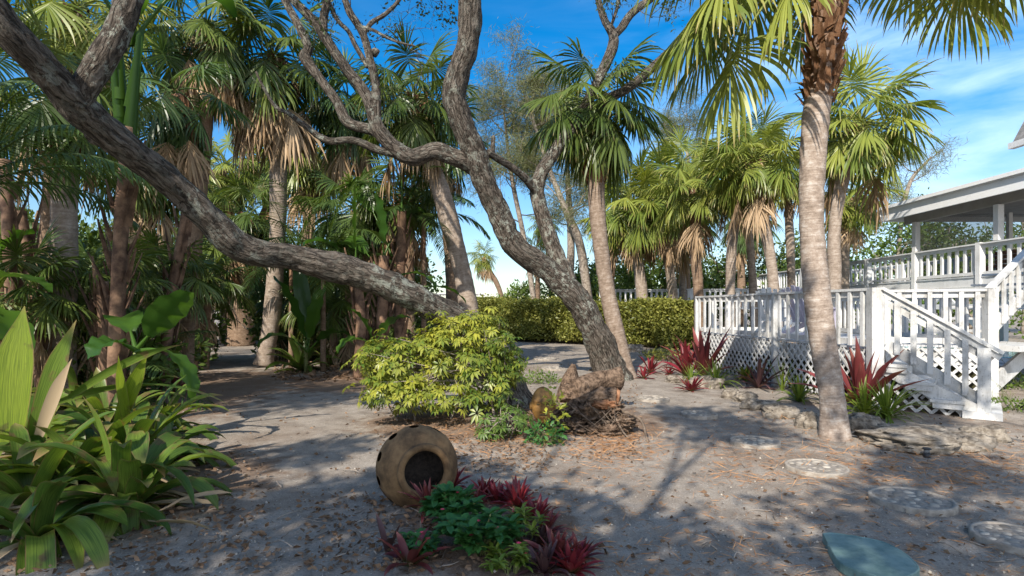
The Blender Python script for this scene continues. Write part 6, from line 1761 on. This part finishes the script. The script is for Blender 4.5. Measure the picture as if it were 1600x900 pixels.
for s in (-1, 1):
    mb = MB(); blob(mb, c + np.array([s * .137, .0, -.01]), (.018, .03, .045), 1.3 + s, .15); mb.build('ear', M['mask'], msk)

# path lamp
c = G(1448, 712)
lp_ = thing('path_light', 'small black path light standing in front of the coral ledge', 'lamp', c)
mb = MB(); tube(mb, [c - Z * .03, c + Z * .045], .030, 14); mb.build('base', M['black'], lp_)
mb = MB(); tube(mb, [c + Z * .045, c + Z * .085], .026, 14); mb.build('lens', M['glassy'], lp_)
mb = MB(); tube(mb, [c + Z * .085, c + Z * .092, c + Z * .10], [.042, .042, .03], 16); mb.build('cap', M['black'], lp_)
c = G(1596, 640)
lq = thing('path_light', 'small dark path light among the weeds right of the steps', 'lamp', c)
mb = MB(); tube(mb, [c - Z * .03, c + Z * .05], .03, 12); mb.build('base', M['black'], lq)
mb = MB(); tube(mb, [c + Z * .05, c + Z * .11], [.04, .03], 12); mb.build('cap', M['black'], lq)

# ================================================================== LITTER
rg = np.random.default_rng(900)
def scatter(n, fpx): 
    out = []
    while len(out) < n:
        px, py = fpx(); c = G(px, py); out.append(c)
    return np.array(out)
def litter(label, n, fpx, size, mat, aspect, seed, name, lift=0.012):
    rg = np.random.default_rng(seed); p = scatter(n, lambda: fpx(rg)); p[:, 2] += rg.uniform(0.003, lift, n)
    mb = MB(); d = rg.normal(0, 1, (n, 3)); d[:, 2] = np.abs(d[:, 2]) * 0.18
    leaves(mb, p, size, rg, d * 1.0, 0.05, aspect, None, 0.5)
    kind(tag(mb.build(name, M[mat], None), label, 'leaf litter'), 'stuff')
def bed(rg):
    k = rg.integers(4)
    if k == 0: return rg.uniform(470, 860), rg.uniform(770, 900)
    if k == 1: return rg.uniform(590, 860), rg.uniform(640, 740)
    if k == 2: return rg.uniform(0, 420), rg.uniform(700, 900)
    return rg.uniform(780, 1000), rg.uniform(600, 720)
litter('brown fallen leaves in the beds round the pot and shrub', 4200, bed, 0.042, 'litter', 0.5, 901, 'fallen_leaves', 0.03)
litter('scattered fallen leaves and bits over the whole sandy path', 2200, lambda r: (r.uniform(-100, 1700), 500 + 400 * r.uniform() ** 1.4 + 20), 0.038, 'litter', 0.6, 902, 'fallen_leaves', 0.012)
def pine(rg):
    k = rg.integers(4)
    if k == 0: return rg.normal(1500, 90), rg.normal(728, 22)
    if k == 1: return rg.normal(960, 40), rg.normal(700, 16)
    if k == 2: return rg.uniform(1100, 1400), rg.uniform(650, 760)
    return rg.uniform(640, 840), rg.normal(690, 25)
litter('rusty pine straw drifts by the ledge, stump and shrub', 5200, pine, 0.10, 'needles', 0.045, 903, 'pine_straw', 0.018)
litter('thin pine straw and twig bits over the right foreground', 2600, lambda r: (r.uniform(850, 1700), r.uniform(640, 905)), 0.075, 'needles', 0.05, 904, 'pine_straw', 0.008)
litter('shell chips and grit on the sandy path', 3000, lambda r: (r.uniform(-100, 1700), 560 + 345 * r.uniform()), 0.016, 'pebble', 0.9, 905, 'shell_chips', 0.006)
litter('dark leaf litter under the left thicket', 2600, lambda r: (r.uniform(-100, 300), 535 + 60 * r.uniform()), 0.12, 'litter', 0.5, 906, 'thicket_litter', 0.05)
litter('leaf litter under the trees right of the path', 1600, lambda r: (r.uniform(430, 640), 545 + 50 * r.uniform()), 0.10, 'litter', 0.5, 907, 'fallen_leaves', 0.04)
mb = MB(); rg = np.random.default_rng(908)
for i in range(170):
    px, py = (rg.uniform(420, 900), rg.uniform(760, 900)) if i < 80 else (rg.uniform(560, 1600), rg.uniform(620, 900))
    c = G(px, py); a = rg.uniform(0, 3.14); L = rg.uniform(.05, .22); d = np.array([math.cos(a), math.sin(a), rg.normal(0, .06)])
    tube(mb, smooth_path([c + Z * .012, c + d * L / 2 + Z * .02 + rg.normal(0, .01, 3), c + d * L + Z * .012], 5), np.linspace(.005, .0025, 5), 4, cap=False)
kind(tag(mb.build('fallen_twigs', M['twig'], None), 'fallen grey twigs on the sand and beds', 'twigs'), 'stuff')

# ================================================================== TREES AT THE VIEWER'S BACK (they shade the foreground)
def shade_oak(label, x, y, blobs, seed, n=900, size=0.16):
    rg = np.random.default_rng(seed)
    blobs = [(b[0] - .21 * b[2], b[1] + .07 * b[2], b[2], b[3]) for b in blobs]; x -= 2.2
    t = thing('oak_tree', label, 'tree', (x, y, 0))
    mb = MB(); cz = np.mean([b[2] for b in blobs])
    tube(mb, smooth_path([[x, y, -.1], [x + .2, y, cz * .35], [x + .1, y + .3, cz * .7]], 14), np.linspace(.26, .16, 14), 10, rough=.1)
    for b in blobs:
        s = np.array([x + .1, y + .3, cz * .65]); e = np.array(b[:3]); tube(mb, smooth_path([s, (s + e) / 2 + rg.normal(0, .2, 3) + Z * .2, e], 12), np.linspace(.045, .02, 12), 7, rough=.1)
        for i in range(5): twigs(mb, e, rg.normal(0, 1, 3), b[3] * .8, .022, rg, 1, .1)
    mb.build('trunk', M['oak'], t)
    mb = MB()
    for b in blobs: leafcloud(mb, b[:3], (b[3], b[3] * .9, b[3] * .55), int(n * 1.15 * b[3] ** 1.3), size * 1.15, rg, .34, .5, .5, inner=.1)
    mb.build('crown', M['oakleaf'], t)
shade_oak("spreading oak behind the viewer's left shoulder, shading the left path", -6.2, -5.5, [(-5.6, -3.5, 5.6, 1.25), (-3.6, -3.6, 5.8, 1.4), (-7.6, -3.6, 5.6, 1.4), (-2.2, -4.2, 5.4, 1.2)], 950, 1150)
shade_oak("oak behind the viewer, shading the clay pot and front bed", -1.2, -5.5, [(0.2, -1.3, 7.5, 0.65), (1.5, -1.0, 7.8, 0.5), (-1.4, -1.6, 7.2, 0.5), (-4.3, -2.7, 7.0, 0.6), (-2.35, -1.9, 5.4, 0.9), (-1.5, -3.0, 5.3, 1.2), (-0.4, -3.7, 5.2, 1.1), (0.5, -4.4, 5.0, 0.9)], 951)

shade_oak("oak behind the viewer, farthest right, dappling the stepping stones", 7.6, -7.5, [(0.9, -3.9, 6.2, 0.95), (1.9, -3.3, 6.9, 0.75), (0.4, -2.1, 7.3, 0.75), (2.0, -2.3, 7.7, 0.6), (4.1, -0.4, 7.3, 0.65), (3.2, -1.4, 7.4, 0.6)], 964, 1100, 0.15)
